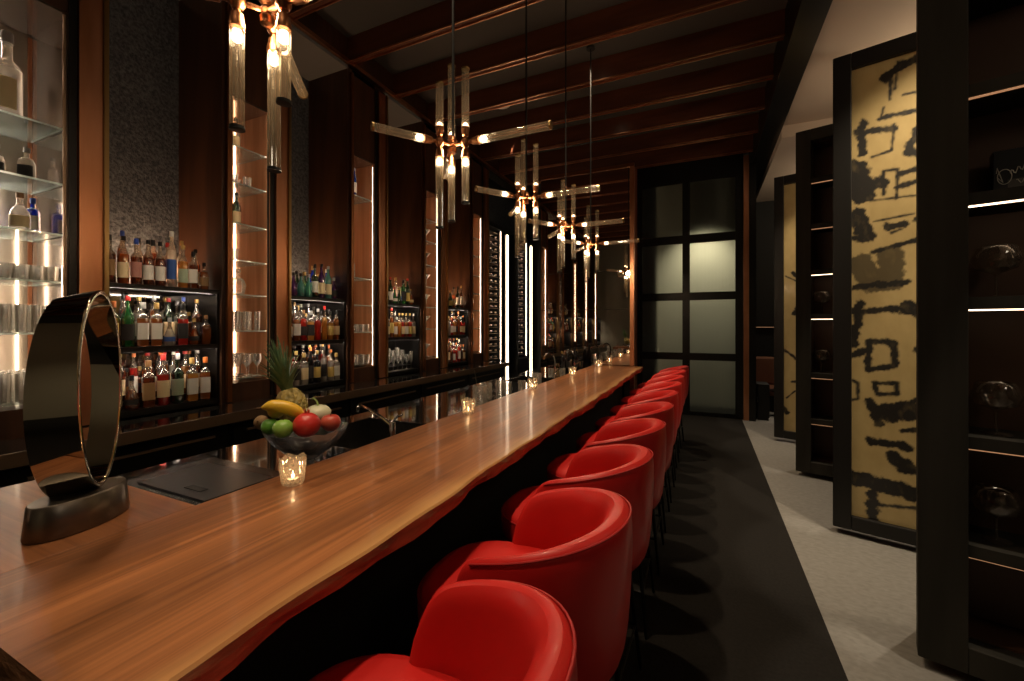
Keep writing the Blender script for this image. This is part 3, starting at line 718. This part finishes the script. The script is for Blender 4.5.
o=fruit('apple','dark red apple at the right side of the fruit bowl','fruit',(-1.530,1.40,1.182),ball(.044,.9,.25),fmat('apple_skin',(.38,.02,.02),(.50,.10,.06)))
MB().tube([(0,0,.028),(.003,.002,.05)],.0018,6).obj('stem',mat('stem_brown',(.08,.04,.02),.8),o)
for i,(l,lab) in enumerate([((-1.695,1.225,1.185),'green lime at the left of the bowl, in front of the kiwi'),((-1.600,1.215,1.188),'larger pale green apple between lime and pomegranate')]):
    o=fruit('lime' if i==0 else 'green_apple',lab,'fruit',l,ball([.036,.041][i],.95,.1),fmat(['lime_skin','green_apple_skin'][i],[(.06,.24,.02),(.14,.33,.04)][i],[(.12,.34,.04),(.25,.44,.09)][i]))
    MB().tube([(0,0,.03),(.002,0,.042)],.002,6).obj('stem',mat('stem_brown'),o)
o=fruit('kiwi','brown fuzzy kiwi at the left rim of the fruit bowl','fruit',(-1.770,1.238,1.192),ball(.031,1.15,0),fmat('kiwi_skin',(.16,.09,.04),(.24,.15,.07),60,.8),rot=(1.2,0,.5))
MB().lathe([(.004,.036),(.003,.04)],8).obj('stem',mat('stem_brown'),o)
o=fruit('mango','yellow mango at the left, touching the banana','fruit',(-1.738,1.285,1.240),ball(.036,1.25,0),fmat('mango_skin',(.62,.36,.03),(.66,.42,.06)),rot=(1.2,0,.9))
MB().lathe([(.004,.045),(.003,.05)],8).obj('stem',mat('stem_brown'),o)
o=thing('banana','ripe yellow banana lying across the front of the fruit bowl','fruit',(-1.650,1.258,1.250),-.0,G_)
pts=[];rs=[]
for i in range(15):
    u=i/14-.5; pts.append((.035*u+ .35*.45*u*.55,.9*.30*u*.45,.016-.10*u*u-.055*u)); rs.append(.029*max(.22,(1-abs(2*u)**4.5)))
MB().tube(pts,rs,10).obj('banana_peel',fmat('banana_skin',(.62,.36,.02),(.72,.48,.05)),o,True)
MB().tube([pts[0],(pts[0][0]-.014,pts[0][1]-.012,pts[0][2]-.002)],[.005,.004],8).obj('stem',mat('stem_brown'),o)
o=fruit('white_melon','pale cream green ribbed melon behind the red pomegranate','fruit',(-1.645,1.43,1.203),ball(.060,.8,.15),fmat('melon_skin',(.50,.52,.34),(.64,.64,.48)))
MB().tube([(0,0,.042),(-.008,.0,.062),(-.028,-.004,.076),(-.035,-.005,.066)],[.005,.004,.0035,.003],6).obj('stem',mat('stem_green',(.25,.35,.1),.6),o,True)
# pineapple
o=thing('pineapple','whole pineapple with tall green crown rising from back of the fruit bowl','fruit',(-1.765,1.40,1.185),0,G_); o.rotation_euler=(R(4),R(-17),0)
rows=[]; NN=40; MM=28
for j in range(MM+1):
    v=j/MM; z=-.02+.155*v; r0=.066*math.sin(PI*(.14+.76*v))**.55
    rows.append([((r0*(1+.07*abs(math.sin(10*(2*PI*k/NN)/2*1+v*13))*abs(math.sin(10*(2*PI*k/NN)/2-v*13))*1.4))*math.cos(2*PI*k/NN),(r0*(1+.07*abs(math.sin(10*(2*PI*k/NN)/2+v*13))*abs(math.sin(10*(2*PI*k/NN)/2-v*13))*1.4))*math.sin(2*PI*k/NN),z) for k in range(NN)])
m=MB().grid(rows,0,True); m.f.append(tuple(reversed(range(NN)))); m.m.append(0); m.f.append(tuple(MM*NN+i for i in range(NN))); m.m.append(0)
m.obj('rind',fmat('pineapple_rind',(.16,.13,.03),(.44,.33,.09),40,.6),o)
m=MB(); rl=random.Random(2)
for i in range(46):
    a=i*2.399; lv=i/46; tl=.075+.175*(.35+.65*lv)*(1 if i<44 else 1); out=.10*(1-lv)+.012; w_=.017*(1-.35*lv)
    base=Vector((.018*math.cos(a)*(1-lv*.8),.018*math.sin(a)*(1-lv*.8),.13+.03*lv)); ca,sa=math.cos(a),math.sin(a)
    L_=[];
    for s_ in range(6):
        u=s_/5; c=base+Vector((ca,sa,0))*(out*(u**1.5))+Vector((0,0,tl*(u-.28*u*u*(1-lv))))
        ww=w_*(1-u)**.7+.0004; sd=Vector((-sa,ca,0))
        L_.append([tuple(c-sd*ww),tuple(c-Vector((ca,sa,0))*-.003),tuple(c+sd*ww)])
    m.grid(L_)
m.obj('crown_leaves',fmat('pineapple_leaf',(.05,.12,.05),(.16,.25,.12),20,.5),o,True)

for o in col.objects:
    if o.get('group')==G_ or o.name=='fruit_bowl': o.location.x-=.014; o.location.y-=.006

# ------------------------------------------------------------------ chairs
def superell(th,a,b,e):
    c,s=math.cos(th),math.sin(th); return (a*math.copysign(abs(c)**(2/e),c), b*math.copysign(abs(s)**(2/e),s))
def make_chair(loc,label):
    t=thing('bar_stool',label,'stool',loc,0,'red leather bar stools along the bar')
    A,B,E=.292,.273,2.12; TH=R(130); K=36; th=.05
    rows=[]
    for i in range(K+1):
        q=-TH+2*TH*i/K; x,y=superell(q,A,B,E)
        x2,y2=superell(q+.01,A,B,E); x1,y1=superell(q-.01,A,B,E)
        tx,ty=x2-x1,y2-y1; l=math.hypot(tx,ty); nx,ny=ty/l,-tx/l   # outward
        f=abs(q)/TH
        rim=1.085-.135*(f**2.0)
        endk=max(0,(f-.83)/.17); rim-= .15*(endk**2.4)
        if endk>0: rim=max(rim,.785)
        r=[]
        zb=.60
        def P(off,z,sc=1.): return ((x-nx*0+nx*off)*sc,(y+ny*off)*sc,z)
        # outer from the bottom up, over the rim, down inside
        r.append(P(0,zb,.70)); r.append(P(0,zb+.012,.80)); r.append(P(0,zb+.05,.90)); r.append(P(-.002,zb+.12,.965)); r.append(P(0,rim-.16 if rim-.16>zb+.13 else zb+.14,1.)); r.append(P(.0,rim-.05)); 
        w_=1-.62*f**1.3
        r.append(P(-.006*w_,rim-.016)); r.append(P(-.026*w_,rim)); r.append(P(-.056*w_,rim-.004)); r.append(P(-.080*w_,rim-.030))
        r.append(P(-.088*w_,rim-.075,.99)); r.append(P(-.09*w_,max(.74,rim-.2),.96)); r.append(P(-.09*w_,.70,.95))
        rows.append(r)
    m=MB().grid(rows); nn=len(rows[0])
    m.f.append(tuple(reversed(range(nn)))); m.m.append(0); m.f.append(tuple(K*nn+i for i in range(nn))); m.m.append(0)
    sh=m.obj('tub_back',RED,t,True,sub=1)
    # piping along the rim
    MB().tube([Vector(r[6])+Vector((0,0,.002)) for r in rows[3:-3]],.0032,6).obj('piping',REDP,sh,True)
    def pad(a,b,e,x0,zs,nm,mt,sub=0):
        rr_=[]
        for sc,z in zs: rr_.append([ (x0+superell(2*PI*i/40,a*sc,b*sc,e)[0],superell(2*PI*i/40,a*sc,b*sc,e)[1],z) for i in range(40)])
        m=MB().grid(rr_,0,True); m.f.append(tuple(reversed(range(40)))); m.m.append(0); k=(len(zs)-1)*40; m.f.append(tuple(k+i for i in range(40))); m.m.append(0)
        return m.obj(nm,mt,t,True)
    st=pad(.282,.246,2.5,-.102,[(.80,.655),(.93,.665),(.99,.69),(1.,.745),(.985,.775),(.94,.793),(.82,.804),(.5,.811),(.2,.812)],'seat',RED)
    pts=[(-.102+superell(2*PI*i/48,.282*.992,.246*.992,2.5)[0],superell(2*PI*i/48,.282*.992,.246*.992,2.5)[1],.774) for i in range(48)]
    MB().tube(pts,.0035,6,closed=True).obj('seat_piping',REDP,st,True)
    pad(.235,.215,2.5,-.02,[(.85,.575),(.97,.585),(1.,.60),(1.,.655)],'seat_base',BLACKM)
    for sx_ in (-1,1):
        for sy_ in (-1,1):
            MB().tube([(sx_*.15,sy_*.15,.577),(sx_*.205-.0,sy_*.205,.003)],[.014,.008],8).obj('leg',LEG,t,True)
    c=.186
    MB().tube([(-c,-c,.22),(c,-c,.22),(c,c,.22),(-c,c,.22)],.007,8,closed=True).obj('footrest',LEG,t,True)
    return t
lab0='red leather tub bar stool with black legs, %s from the camera'
ch=make_chair((-.478,.625,0),'red leather tub bar stool nearest the camera, cropped at the bottom edge')
for i in range(1,10):
    dup(ch,(-.478+random.uniform(-.006,.006),.625+.614*i,0),random.uniform(-.04,.04), lab0%ORD[i] if i<9 else 'farthest red leather tub bar stool, at the end of the bar')

# ------------------------------------------------------------------ chandeliers
def fluted(r,z0,z1,n=36):
    rows=[]
    for z in (z0,(z0*.9+z1*.1),z1): rows.append([((r*(1+(.10 if k%2 else -.02)))*math.cos(2*PI*k/n),(r*(1+(.10 if k%2 else -.02)))*math.sin(2*PI*k/n),z) for k in range(n)])
    return rows
def arm(parent,org,d,start,ln,nm):
    q=Vector((0,0,1)).rotation_difference(Vector(d)).to_matrix().to_4x4(); M=Matrix.Translation(org)@q
    def tf(rows): return [[tuple(M@Vector(p)) for p in r] for r in rows]
    g=MB().grid(tf(fluted(.0175,start+.03,start+ln)),0,True)
    o=g.obj('glass_tube',TUBEG,parent)
    MB().lathe([(.0205,start+ln-.004),(.021,start+ln+.006),(.0,start+ln+.007)],20,M=M).obj('tube_cap',BLACK if nm=='down' else GOLD,o,True)
    MB().lathe([(.006,0),(.009,.0),(.009,start-.012),(.017,start-.008),(.019,start+.012),(.0215,start+.02),(.0215,start+.034),(0,start+.035)],16,M=M).obj('socket',COPPERD,parent,True)
    bl=.028 if nm!='up' else .012
    MB().lathe([(.0,start+.036),(.012,start+.04),(.013,start+.04+bl),(0,start+.05+bl)],12,M=M).obj('bulb',BULB if nm!='up' else LEDSOFT,o,True)
def make_chand(loc,label,dn=(.31,.38,.44)):
    t=thing('chandelier',label,'chandelier',loc,0,'fluted glass tube chandeliers over the bar')
    MB().tube([(0,0,.03),(0,0,ZC-loc[2]-.02)],.0075,8).obj('hanging_rod',BLACKM,t,True)
    MB().lathe([(.05,ZC-loc[2]-.025),(.05,ZC-loc[2]-.001)],24).obj('ceiling_canopy',BLACKM,t,True)
    ANG=(0,R(129),R(235)); h=MB().lathe([(0,-.045),(.018,-.04),(.02,-.02),(.012,-.01),(.02,0),(.012,.012),(.02,.025),(.01,.045),(0,.046)],16)
    for k in range(3):
        a=ANG[k]; c=(.075*math.cos(a),.075*math.sin(a),0)
        h.tube([(0,0,0),c],.008,8)
        h.lathe([(0,-.026),(.014,-.022),(.022,-.008),(.022,.008),(.014,.022),(0,.026)],14,c=c)
    h.obj('hub',COPPERD,t,True)
    up=[.38,.46,.30]; ANG=(0,R(129),R(235)); LN=(.415,.34,.285)
    for k in range(3):
        a=ANG[k]; c=Vector((.075*math.cos(a),.075*math.sin(a),0))
        arm(t,c,(0,0,1),.045,up[k]-.045,'up'); arm(t,c,(0,0,-1),.045,dn[k]-.045,'down')
        arm(t,c,(math.cos(a),math.sin(a),0),.05,LN[k],'side')
    return t
HZ=2.57
make_chand((-1.2,.845,HZ+.0),'glass tube chandelier nearest the camera, cropped by the top of the photo',(.29,.45,.37))
c0=make_chand((-1.2,1.88,HZ),'largest fully visible glass tube chandelier, hanging second from the camera')
cl=['third glass tube chandelier from the camera','fourth glass tube chandelier from the camera','farthest glass tube chandelier before the mirror']
CY=[.84,1.88,2.88,3.86,4.83]
for y,l in zip(CY[2:],cl): dup(c0,(-1.2,y,HZ),0,l)

# ------------------------------------------------------------------ passage screens
STILE=mat('dark_stained_oak',(.035,.029,.024),.7,spec=.3)
noise_col(STILE,(.020,.0185,.014),(.036,.032,.025),(8,8,1),6)
INNER=mat('dark_brown_interior',(.065,.030,.016),.5)
STROKES=[(0.063, [(0.311, 3.47), (0.398, 3.53), (0.499, 3.54)]), (0.017, [(0.344, 3.49), (0.333, 3.3)]), (0.014, [(0.372, 3.48), (0.363, 3.37)]), (0.014, [(0.409, 3.31), (0.499, 3.3)]), (0.029, [(0.278, 3.17), (0.355, 3.18), (0.486, 3.17)]), (0.011, [(0.3, 3.25), (0.282, 3.17)]), (0.04, [(0.147, 3.11), (0.355, 3.08)]), (0.046, [(0.179, 3.18), (0.175, 2.94)]), (0.014, [(0.359, 3.11), (0.344, 2.92), (0.234, 2.9)]), (0.046, [(0.486, 3.03), (0.431, 2.88), (0.499, 2.86)]), (0.144, [(0.136, 2.82), (0.179, 2.64)]), (0.08, [(0.136, 2.69), (0.289, 2.69)]), (0.017, [(0.3, 2.6), (0.3, 2.78), (0.377, 2.77), (0.372, 2.56)]), (0.034, [(0.387, 2.74), (0.499, 2.75)]), (0.034, [(0.377, 2.64), (0.499, 2.66)]), (0.011, [(0.223, 2.57), (0.499, 2.56)]), (0.011, [(0.245, 2.41), (0.464, 2.43)]), (0.092, [(0.147, 2.48), (0.201, 2.3)]), (0.029, [(0.114, 2.3), (0.245, 2.3)]), (0.046, [(0.322, 2.36), (0.409, 2.36)]), (0.017, [(0.344, 2.31), (0.398, 2.33)]), (0.029, [(0.234, 2.18), (0.486, 2.24)]), (0.046, [(0.136, 1.92), (0.42, 1.94)]), (-0.115, [(0.333, 2.14), (0.344, 1.95)]), (-0.115, [(0.169, 2.1), (0.234, 1.95)]), (0.042, [(0.119, 1.73), (0.454, 1.75)]), (0.05, [(0.167, 1.8), (0.125, 1.48)]), (0.038, [(0.214, 1.5), (0.358, 1.5), (0.358, 1.32), (0.214, 1.29), (0.214, 1.5)]), (0.05, [(0.119, 1.39), (0.198, 1.44)]), (0.017, [(0.119, 1.2), (0.151, 1.18), (0.151, 1.06), (0.119, 1.05)]), (0.025, [(0.246, 1.19), (0.374, 1.2), (0.374, 1.12), (0.262, 1.11), (0.246, 1.19)]), (0.117, [(0.31, 0.97), (0.454, 1.01)]), (0.059, [(0.23, 1.04), (0.278, 0.9)]), (0.05, [(0.23, 0.75), (0.438, 0.74)]), (0.084, [(0.358, 0.65), (0.438, 0.58)]), (0.101, [(0.119, 0.45), (0.454, 0.41)]), (0.059, [(0.23, 0.35), (0.246, 0.12)]), (0.021, [(0.246, 0.27), (0.47, 0.31)])]
ra=random.Random(11)
for _ in range(34):  # the part of the painting hidden behind the nearer shelf unit
    x=ra.uniform(.52,.98); z=ra.uniform(.2,3.5); STROKES.append((ra.choice([.015,.03,.05,.09]),[(x,z),(x+ra.uniform(-.15,.15),z+ra.uniform(-.12,.12))]))
def art_mat():
    m=mat('ink_on_gold_paper',(.4,.3,.12),.5,coat=.5)
    N,L,b=nodes(m); at=N.new('ShaderNodeAttribute'); at.attribute_name='ink'
    tc=N.new('ShaderNodeTexCoord'); no=N.new('ShaderNodeTexNoise'); no.inputs['Scale'].default_value=9; no.inputs['Detail'].default_value=8
    mpp=N.new('ShaderNodeMapping'); mpp.inputs['Scale'].default_value=(1.5,1,.8); L.new(tc.outputs['Object'],mpp.inputs[0]); L.new(mpp.outputs[0],no.inputs[0])
    cr=N.new('ShaderNodeValToRGB'); cr.color_ramp.elements[0].color=(.42,.30,.12,1); cr.color_ramp.elements[1].color=(.62,.48,.22,1)
    L.new(no.outputs['Fac'],cr.inputs[0])
    mx=N.new('ShaderNodeMix'); mx.data_type='RGBA'; mx.inputs[7].default_value=(.016,.014,.012,1)
    sp=N.new('ShaderNodeMath'); sp.operation='MULTIPLY'; rr2=N.new('ShaderNodeMapRange'); rr2.inputs[1].default_value=.25; rr2.inputs[2].default_value=.45; rr2.inputs[3].default_value=.82
    L.new(no.outputs['Fac'],rr2.inputs[0]); L.new(at.outputs['Fac'],sp.inputs[0]); L.new(rr2.outputs[0],sp.inputs[1])
    L.new(sp.outputs[0],mx.inputs[0]); L.new(cr.outputs[0],mx.inputs[6]); L.new(mx.outputs[2],b.inputs['Base Color']); return m
ARTM=art_mat()
def segd(px,pz,a,b):
    dx,dz=b[0]-a[0],b[1]-a[1]; l=dx*dx+dz*dz; u=max(0,min(1,((px-a[0])*dx+(pz-a[1])*dz)/l)) if l else 0
    return math.hypot(px-a[0]-u*dx,pz-a[1]-u*dz)
def art_mesh(x0,x1,z0,z1,strokes,name='painted_panel',step=.009):
    nx=int((x1-x0)/step); nz=int((z1-z0)/step); vs=[];ink=[0.]*((nx+1)*(nz+1))
    sx_=(x1-x0)/nx; sz_=(z1-z0)/nz
    for j in range(nz+1):
        for i in range(nx+1): vs.append((x0+i*sx_,-.003,z0+j*sz_))
    jr=random.Random(4)
    for w_,pts in strokes:
        wash=w_<0; w_=abs(w_)/2*(1.12 if not wash else 1.3)
        for a,b_ in zip(pts[:-1],pts[1:]):
            xa,xb=min(a[0],b_[0])-w_-.02,max(a[0],b_[0])+w_+.02; za,zb=min(a[1],b_[1])-w_-.02,max(a[1],b_[1])+w_+.02
            for j in range(max(0,int((za-z0)/sz_)),min(nz,int((zb-z0)/sz_))+1):
                for i in range(max(0,int((xa-x0)/sx_)),min(nx,int((xb-x0)/sx_))+1):
                    X,Z=x0+i*sx_,z0+j*sz_
                    wob=.006*math.sin(X*61+Z*23)+.006*math.sin(Z*87-X*31)+.004*math.sin(X*190+Z*140)
                    d=segd(X,Z,a,b_)+wob*min(1,w_/.03)
                    v=max(0,min(1,(w_-d)/.010+.6))*(.80 if wash else 1)
                    k=j*(nx+1)+i; ink[k]=max(ink[k],v)
    fs=[(j*(nx+1)+i,j*(nx+1)+i+1,(j+1)*(nx+1)+i+1,(j+1)*(nx+1)+i) for j in range(nz) for i in range(nx)]
    me=bpy.data.meshes.new(name); me.from_pydata(vs,[],fs); at=me.attributes.new('ink','FLOAT','POINT'); at.data.foreach_set('value',ink)
    me.materials.append(ARTM); me.update(); return me
RZ=R(-16.2)
def art_screen(loc,label,strokes,rz=RZ,W=1.15):
    t=thing('art_screen',label,'screen',(loc[0],loc[1],0),rz,'pivoting art screens in the passage')
    H=3.72; f=.115
    MB().box(0,f,0,.12,.05,H).box(W-f,W,0,.12,.05,H).box(f,W-f,0,.12,.05,.155).box(f,W-f,0,.12,H-.12,H).obj('screen_frame',STEEL,t,bevel=.006)
    MB().box(f,W-f,.05,.07,.155,H-.12).obj('backing_board',BLACKM,t)
    me=art_mesh(f,W-f,.155,H-.12,strokes); link('painted_panel',me,t,loc=(0,.045,0))
    MB().box(W/2-.1,W/2+.1,.02,.10,0,.05).box(W/2-.03,W/2+.03,.04,.08,H,4.27).obj('pivot',BLACK,t)
    return t
art_screen((.92,4.05),'tall gold screen painted with black ink strokes, between the two dark shelf units',STROKES)
S2=[(abs(w_),[(1.05-x,z) for x,z in pts]) for w_,pts in STROKES[::2]]
art_screen((.90,6.95),'narrow gold art screen farthest down the passage, behind the second shelf unit',S2)
def shelf_unit(loc,label,stile,rz=RZ,W=1.15,H=3.72):
    t=thing('shelf_unit',label,'shelf unit',(loc[0],loc[1],0),rz,'pivoting dark shelf units in the passage')
    D=.34
    MB().box(0,stile,0,.10,.05,H).box(W-stile,W,0,.10,.05,H).box(stile,W-stile,0,.1,H-.12,H).box(stile,W-stile,0,.1,.05,.17).obj('face_frame',STILE,t,bevel=.004)
    MB().box(.02,stile-.002,.10,D,.05,H).box(W-stile+.002,W-.02,.10,D,.05,H).box(.02,W-.02,D-.03,D,.05,H).box(stile,W-stile,.1,D-.03,H-.12,H).box(stile,W-stile,.1,D-.03,.05,.18).obj('carcass',INNER,t)
    MB().box(W/2-.12,W/2+.12,.08,.24,0,.05).box(W/2-.03,W/2+.03,.14,.20,H,4.27).obj('pivot',BLACK,t)
    for i,z in enumerate(SZ):
        MB().box(stile,W-stile,.012,D-.03,z-.055,z).obj('shelf',STILE,t)
        MB().box(stile+.003,W-stile-.003,.022,.034,z-.0615,z-.0555).obj('light_strip',LEDD[i],t)
        
    return t
SZ=[3.2,2.71,2.22,1.75,1.12,.63]
LB=mat('shelf_led_bright',(1,1,1),.5,emit=(1,.70,.45),estr=4); LDm=mat('shelf_led_dim',(1,1,1),.5,emit=(1,.45,.2),estr=.35)
LEDD=[LDm,LDm,LB,LB,LDm,LDm]
A=(.925,2.62)
shelf_unit(A,'large dark display shelf unit cropped by the right edge of the photo',.165)
C=(.905,5.43)
shelf_unit(C,'dark display shelf unit standing farther down the passage between gold screens',.135)
def on_unit(U,u,d,z):
    c,s=math.cos(RZ),math.sin(RZ); return (U[0]+u*c-d*s, U[1]+u*s+d*c, z+.001)
BIGG=thin_glass('smoky_crystal',(.8,.76,.7),(.5,.42,.35),t=.93,g=.05,edge=.35)
def big_glass(loc,label,h=.24,r=.085):
    t=thing('goblet',label,'goblet',loc,0,'stemmed goblets on the dark shelf units')
    m=MB(); m.cap=False
    m.lathe([(r*.6,0),(r*.55,.004),(.006,.010),(.005,h*.42),(.014,h*.46),(r*.8,h*.56),(r,h*.72),(r*.82,h*.95),(r*.7,h),(r*.68,h),(r*.96,h*.72),(r*.76,h*.57),(0,h*.48)],24).obj('goblet_glass',BIGG,t,True)
    m=MB(); pts=[]
    for i in range(14): a=PI*i/13; pts.append((r*.75*math.cos(a),.0,h*.78+r*.62*math.sin(a)))
    m.tube(pts,.0035,6).obj('highlight_arc',CRYSTAL,t,True)  # modelled arc standing in for the curved highlight on the bowl
for i,(z,u) in enumerate([(1.75,.27),(1.12,.27),(.63,.27)]):
    big_glass(on_unit(A,u,.16,z),'large stemmed goblet on the %s shelf of the right-hand shelf unit'%['upper','middle','lower'][i])
    big_glass(on_unit(A,u+.36,.18,z),'stemmed goblet outside the frame, right side of the %s shelf'%['upper','middle','lower'][i])
for i,z in enumerate((1.75,1.12)):
    big_glass(on_unit(C,.22,.16,z),'stemmed goblet on the %s shelf of the farther shelf unit'%['upper','lower'][i])
# box with white script on the shelf
t=thing('presentation_box','black box with looping white script on upper shelf at right edge','box',on_unit(A,.262,.17,2.22),RZ)
MB().box(0,.20,0,.08,0,.21).obj('box_body',mat('black_box_card',(.010,.012,.018),.3),t,bevel=.003)
def script(pts,nm='script_lettering',r=.0018): MB().tube([(x,-.0022,z) for x,z in pts],r,6).obj(nm,mat('white_ink',(.5,.48,.44),.6),t,True)
import math as _m
script([(.012+.022*(1-_m.cos(a))+.001,.085+.034*_m.sin(a)) for a in [i*2*PI/20 for i in range(21)]]+[(.03,.06),(.02,.10),(.012,.13),(.01,.105)])
script([(.052+i*.004,.098+.0022*i+.013*_m.sin(i*1.25)) for i in range(30)])
script([(.07+i*.0045,.055+.001*i+.011*_m.sin(i*1.1+1)) for i in range(24)])
MB().box(.045,.16,-.001,-.0002,.025,.07).obj('printed_panel',mat('grey_print',(.10,.09,.08),.6),t)

# ------------------------------------------------------------------ far lounge behind the passage
BR=mat('brown_upholstery',(.16,.06,.025),.7)
t=thing('lounge_bench','brown upholstered bench at the far end of the passage','bench',(1.22,9.5,0),0)
MB().box(-.30,.85,-.30,.30,.30,.45).obj('seat',BR,t,bevel=.03); MB().box(-.30,.85,.24,.36,.45,1.0).obj('backrest',BR,t,bevel=.04)
MB().box(-.28,.83,-.26,.32,.0,.30).obj('base',BLACKM,t)
t=thing('service_cabinet','small black cabinet at the foot of the far window corner','cabinet',(.93,8.55,0))
MB().box(-.1,.09,-.2,.2,.04,.62).obj('cabinet_body',BLACKM,t,bevel=.01); MB().box(-.09,.08,-.19,.19,0,.04).obj('plinth',BLACK,t); MB().box(-.1,-.08,-.205,-.2,.3,.4).obj('door_handle',CHROME,t)
t=thing('side_table','low dark table holding a blue light before the brown bench','table',(1.22,8.85,0))
MB().lathe([(.16,.45),(.16,.47)],24).obj('table_top',BLACK,t,True); MB().lathe([(.11,0),(.11,.01),(.015,.02),(.015,.45)],16).obj('pedestal',BLACKM,t,True)
t=thing('table_lamp','small blue glowing table lamp on the far side table','lamp',(1.22,8.85,.471))
MB().lathe([(.03,0),(.03,.01),(.008,.015),(.008,.06)],12).obj('lamp_base',CHROME,t,True)
MB().lathe([(.035,.06),(.02,.16)],16).obj('lamp_shade',mat('blue_shade',(.05,.08,.5),.5,emit=(.1,.15,1),estr=1.5),t,True)
t=thing('wall_ledge','thin lit ledge on the dark wall at the far end of passage','shelf',(1.3,10.38,1.6))
MB().box(-.45,.3,-.12,0,0,.02).obj('ledge_board',BLACK,t); MB().box(-.45,.3,-.118,-.108,-.008,-.001).obj('light_strip',LDm,t)

# ------------------------------------------------------------------ lights
def light(kind,loc,power,color=(1,.72,.45),rot=(0,0,0),size=.1,spot=60,blend=.6,name='lamp',sy=None):
    l=bpy.data.lights.new(name,kind); l.energy=power; l.color=color
    if kind=='AREA':
        l.size=size
        if sy: l.shape='RECTANGLE'; l.size_y=sy
    elif kind in('POINT','SPOT'): l.shadow_soft_size=size
    if kind=='SPOT': l.spot_size=R(spot); l.spot_blend=blend
    o=bpy.data.objects.new(name,l); col.objects.link(o); o.location=loc; o.rotation_euler=rot; return o
def aim(o,tgt):
    d=Vector(tgt)-o.location; o.rotation_euler=d.to_track_quat('-Z','Y').to_euler(); return o
WARM=(1,.70,.42)
# the row of ceiling downlights above the bar
for y in DLY:
    aim(light('SPOT',(-1.22,y,ZC-.05),168,(1,.76,.50),size=.025,spot=62,blend=.8,name='downlight_beam'),(-.85,y+.1,1.0))
for y in (.9,3.6,5.6):
    aim(light('SPOT',(-2.75,y,4.7),90,WARM,size=.02,spot=44,blend=.9,name='service_spot'),(-1.4,y,1.0))
for y in CY: light('POINT',(-1.2,y,HZ-.02),11,(1,.72,.44),size=.04,name='chandelier_glow')
# wash on the copper columns and panels
for k in range(0,5):
    y=1.43+1.36*k
    aim(light('SPOT',(-3.0,y-.25,4.75),120,(1,.72,.48),size=.02,spot=18,blend=.9,name='column_wash'),(-3.64,y-.08,1.9))
    aim(light('SPOT',(-2.5,y+.38,4.7),150,(1,.80,.58),size=.02,spot=13,blend=.7,name='added_niche_spot'),(-3.8,y+.38,2.0))  # spot added to brighten the top-row labels, no fixture
    light('AREA',(XF-.46,y+.4,1.97),9,(1,.60,.33),rot=(PI,0,0),size=.5,sy=.08,name='niche_uplight')
for x,y in CP: light('POINT',(x,y,BARZ+.06),.14,(1,.62,.30),size=.006,name='candle_light')
# passage lights
for y,p in ((2.0,150),(3.42,165),(4.85,150),(6.25,130),(7.9,110),(9.1,90)):
    aim(light('SPOT',(1.5,y+.1,4.25),p,(1,.84,.64),size=.02,spot=28,blend=.28,name='passage_spot'),(1.22,y,0))
for y in (2.5,5.5,8.6):
    light('POINT',(2.3,y,3.75),21,(1,.78,.54),size=.3,name='passage_glow')
light('POINT',(2.5,.4,3.3),17,(1,.82,.6),size=.25,name='added_passage_fill')  # fill light added for the unit fronts, no lamp stands here
# wash for painted screens
aim(light('SPOT',(1.6,2.95,4.25),215,(1,.8,.55),size=.02,spot=60,blend=.9,name='art_wash'),(1.25,3.98,1.9))
aim(light('SPOT',(1.3,6.0,4.2),110,(1,.8,.55),size=.05,spot=45,blend=.8,name='art_wash'),(1.1,6.9,1.8))
aim(light('SPOT',(1.4,-2.0,4.3),160,(1,.85,.62),size=.03,spot=80,blend=.9,name='added_rear_wash'),(1.0,-4.1,1.8))  # spot added on the unseen rear wall so the ring reflects it
# behind the frosted panes
aim(light('SPOT',(-.0,8.55,3.75),112,(1,.95,.80),size=.03,spot=95,blend=1.,name='window_wash'),(.0,9.35,2.5))


w=bpy.data.worlds.new('world'); bpy.context.scene.world=w; w.use_nodes=True
w.node_tree.nodes['Background'].inputs[0].default_value=(1,.8,.6,1); w.node_tree.nodes['Background'].inputs[1].default_value=.03

# ------------------------------------------------------------------ camera
cd=bpy.data.cameras.new('camera'); cam=bpy.data.objects.new('camera',cd); col.objects.link(cam)
cd.sensor_width=36; cd.lens=420/1024*36; cd.clip_start=.02; cd.shift_y=-14.5/1024
cam.location=(0,0,1.62); cam.rotation_euler=(PI/2,0,math.atan(192/420))
sc=bpy.context.scene; sc.camera=cam
sc.view_settings.view_transform='Standard'; sc.view_settings.look='None'; sc.view_settings.gamma=1; sc.view_settings.use_curve_mapping=False
sc.view_settings.exposure=.14
try:
    sc.cycles.use_denoising=True; sc.cycles.use_light_tree=True; sc.cycles.sample_clamp_indirect=4; sc.cycles.max_bounces=10; sc.cycles.transparent_max_bounces=32
    sc.cycles.caustics_reflective=False; sc.cycles.caustics_refractive=False
except Exception: pass
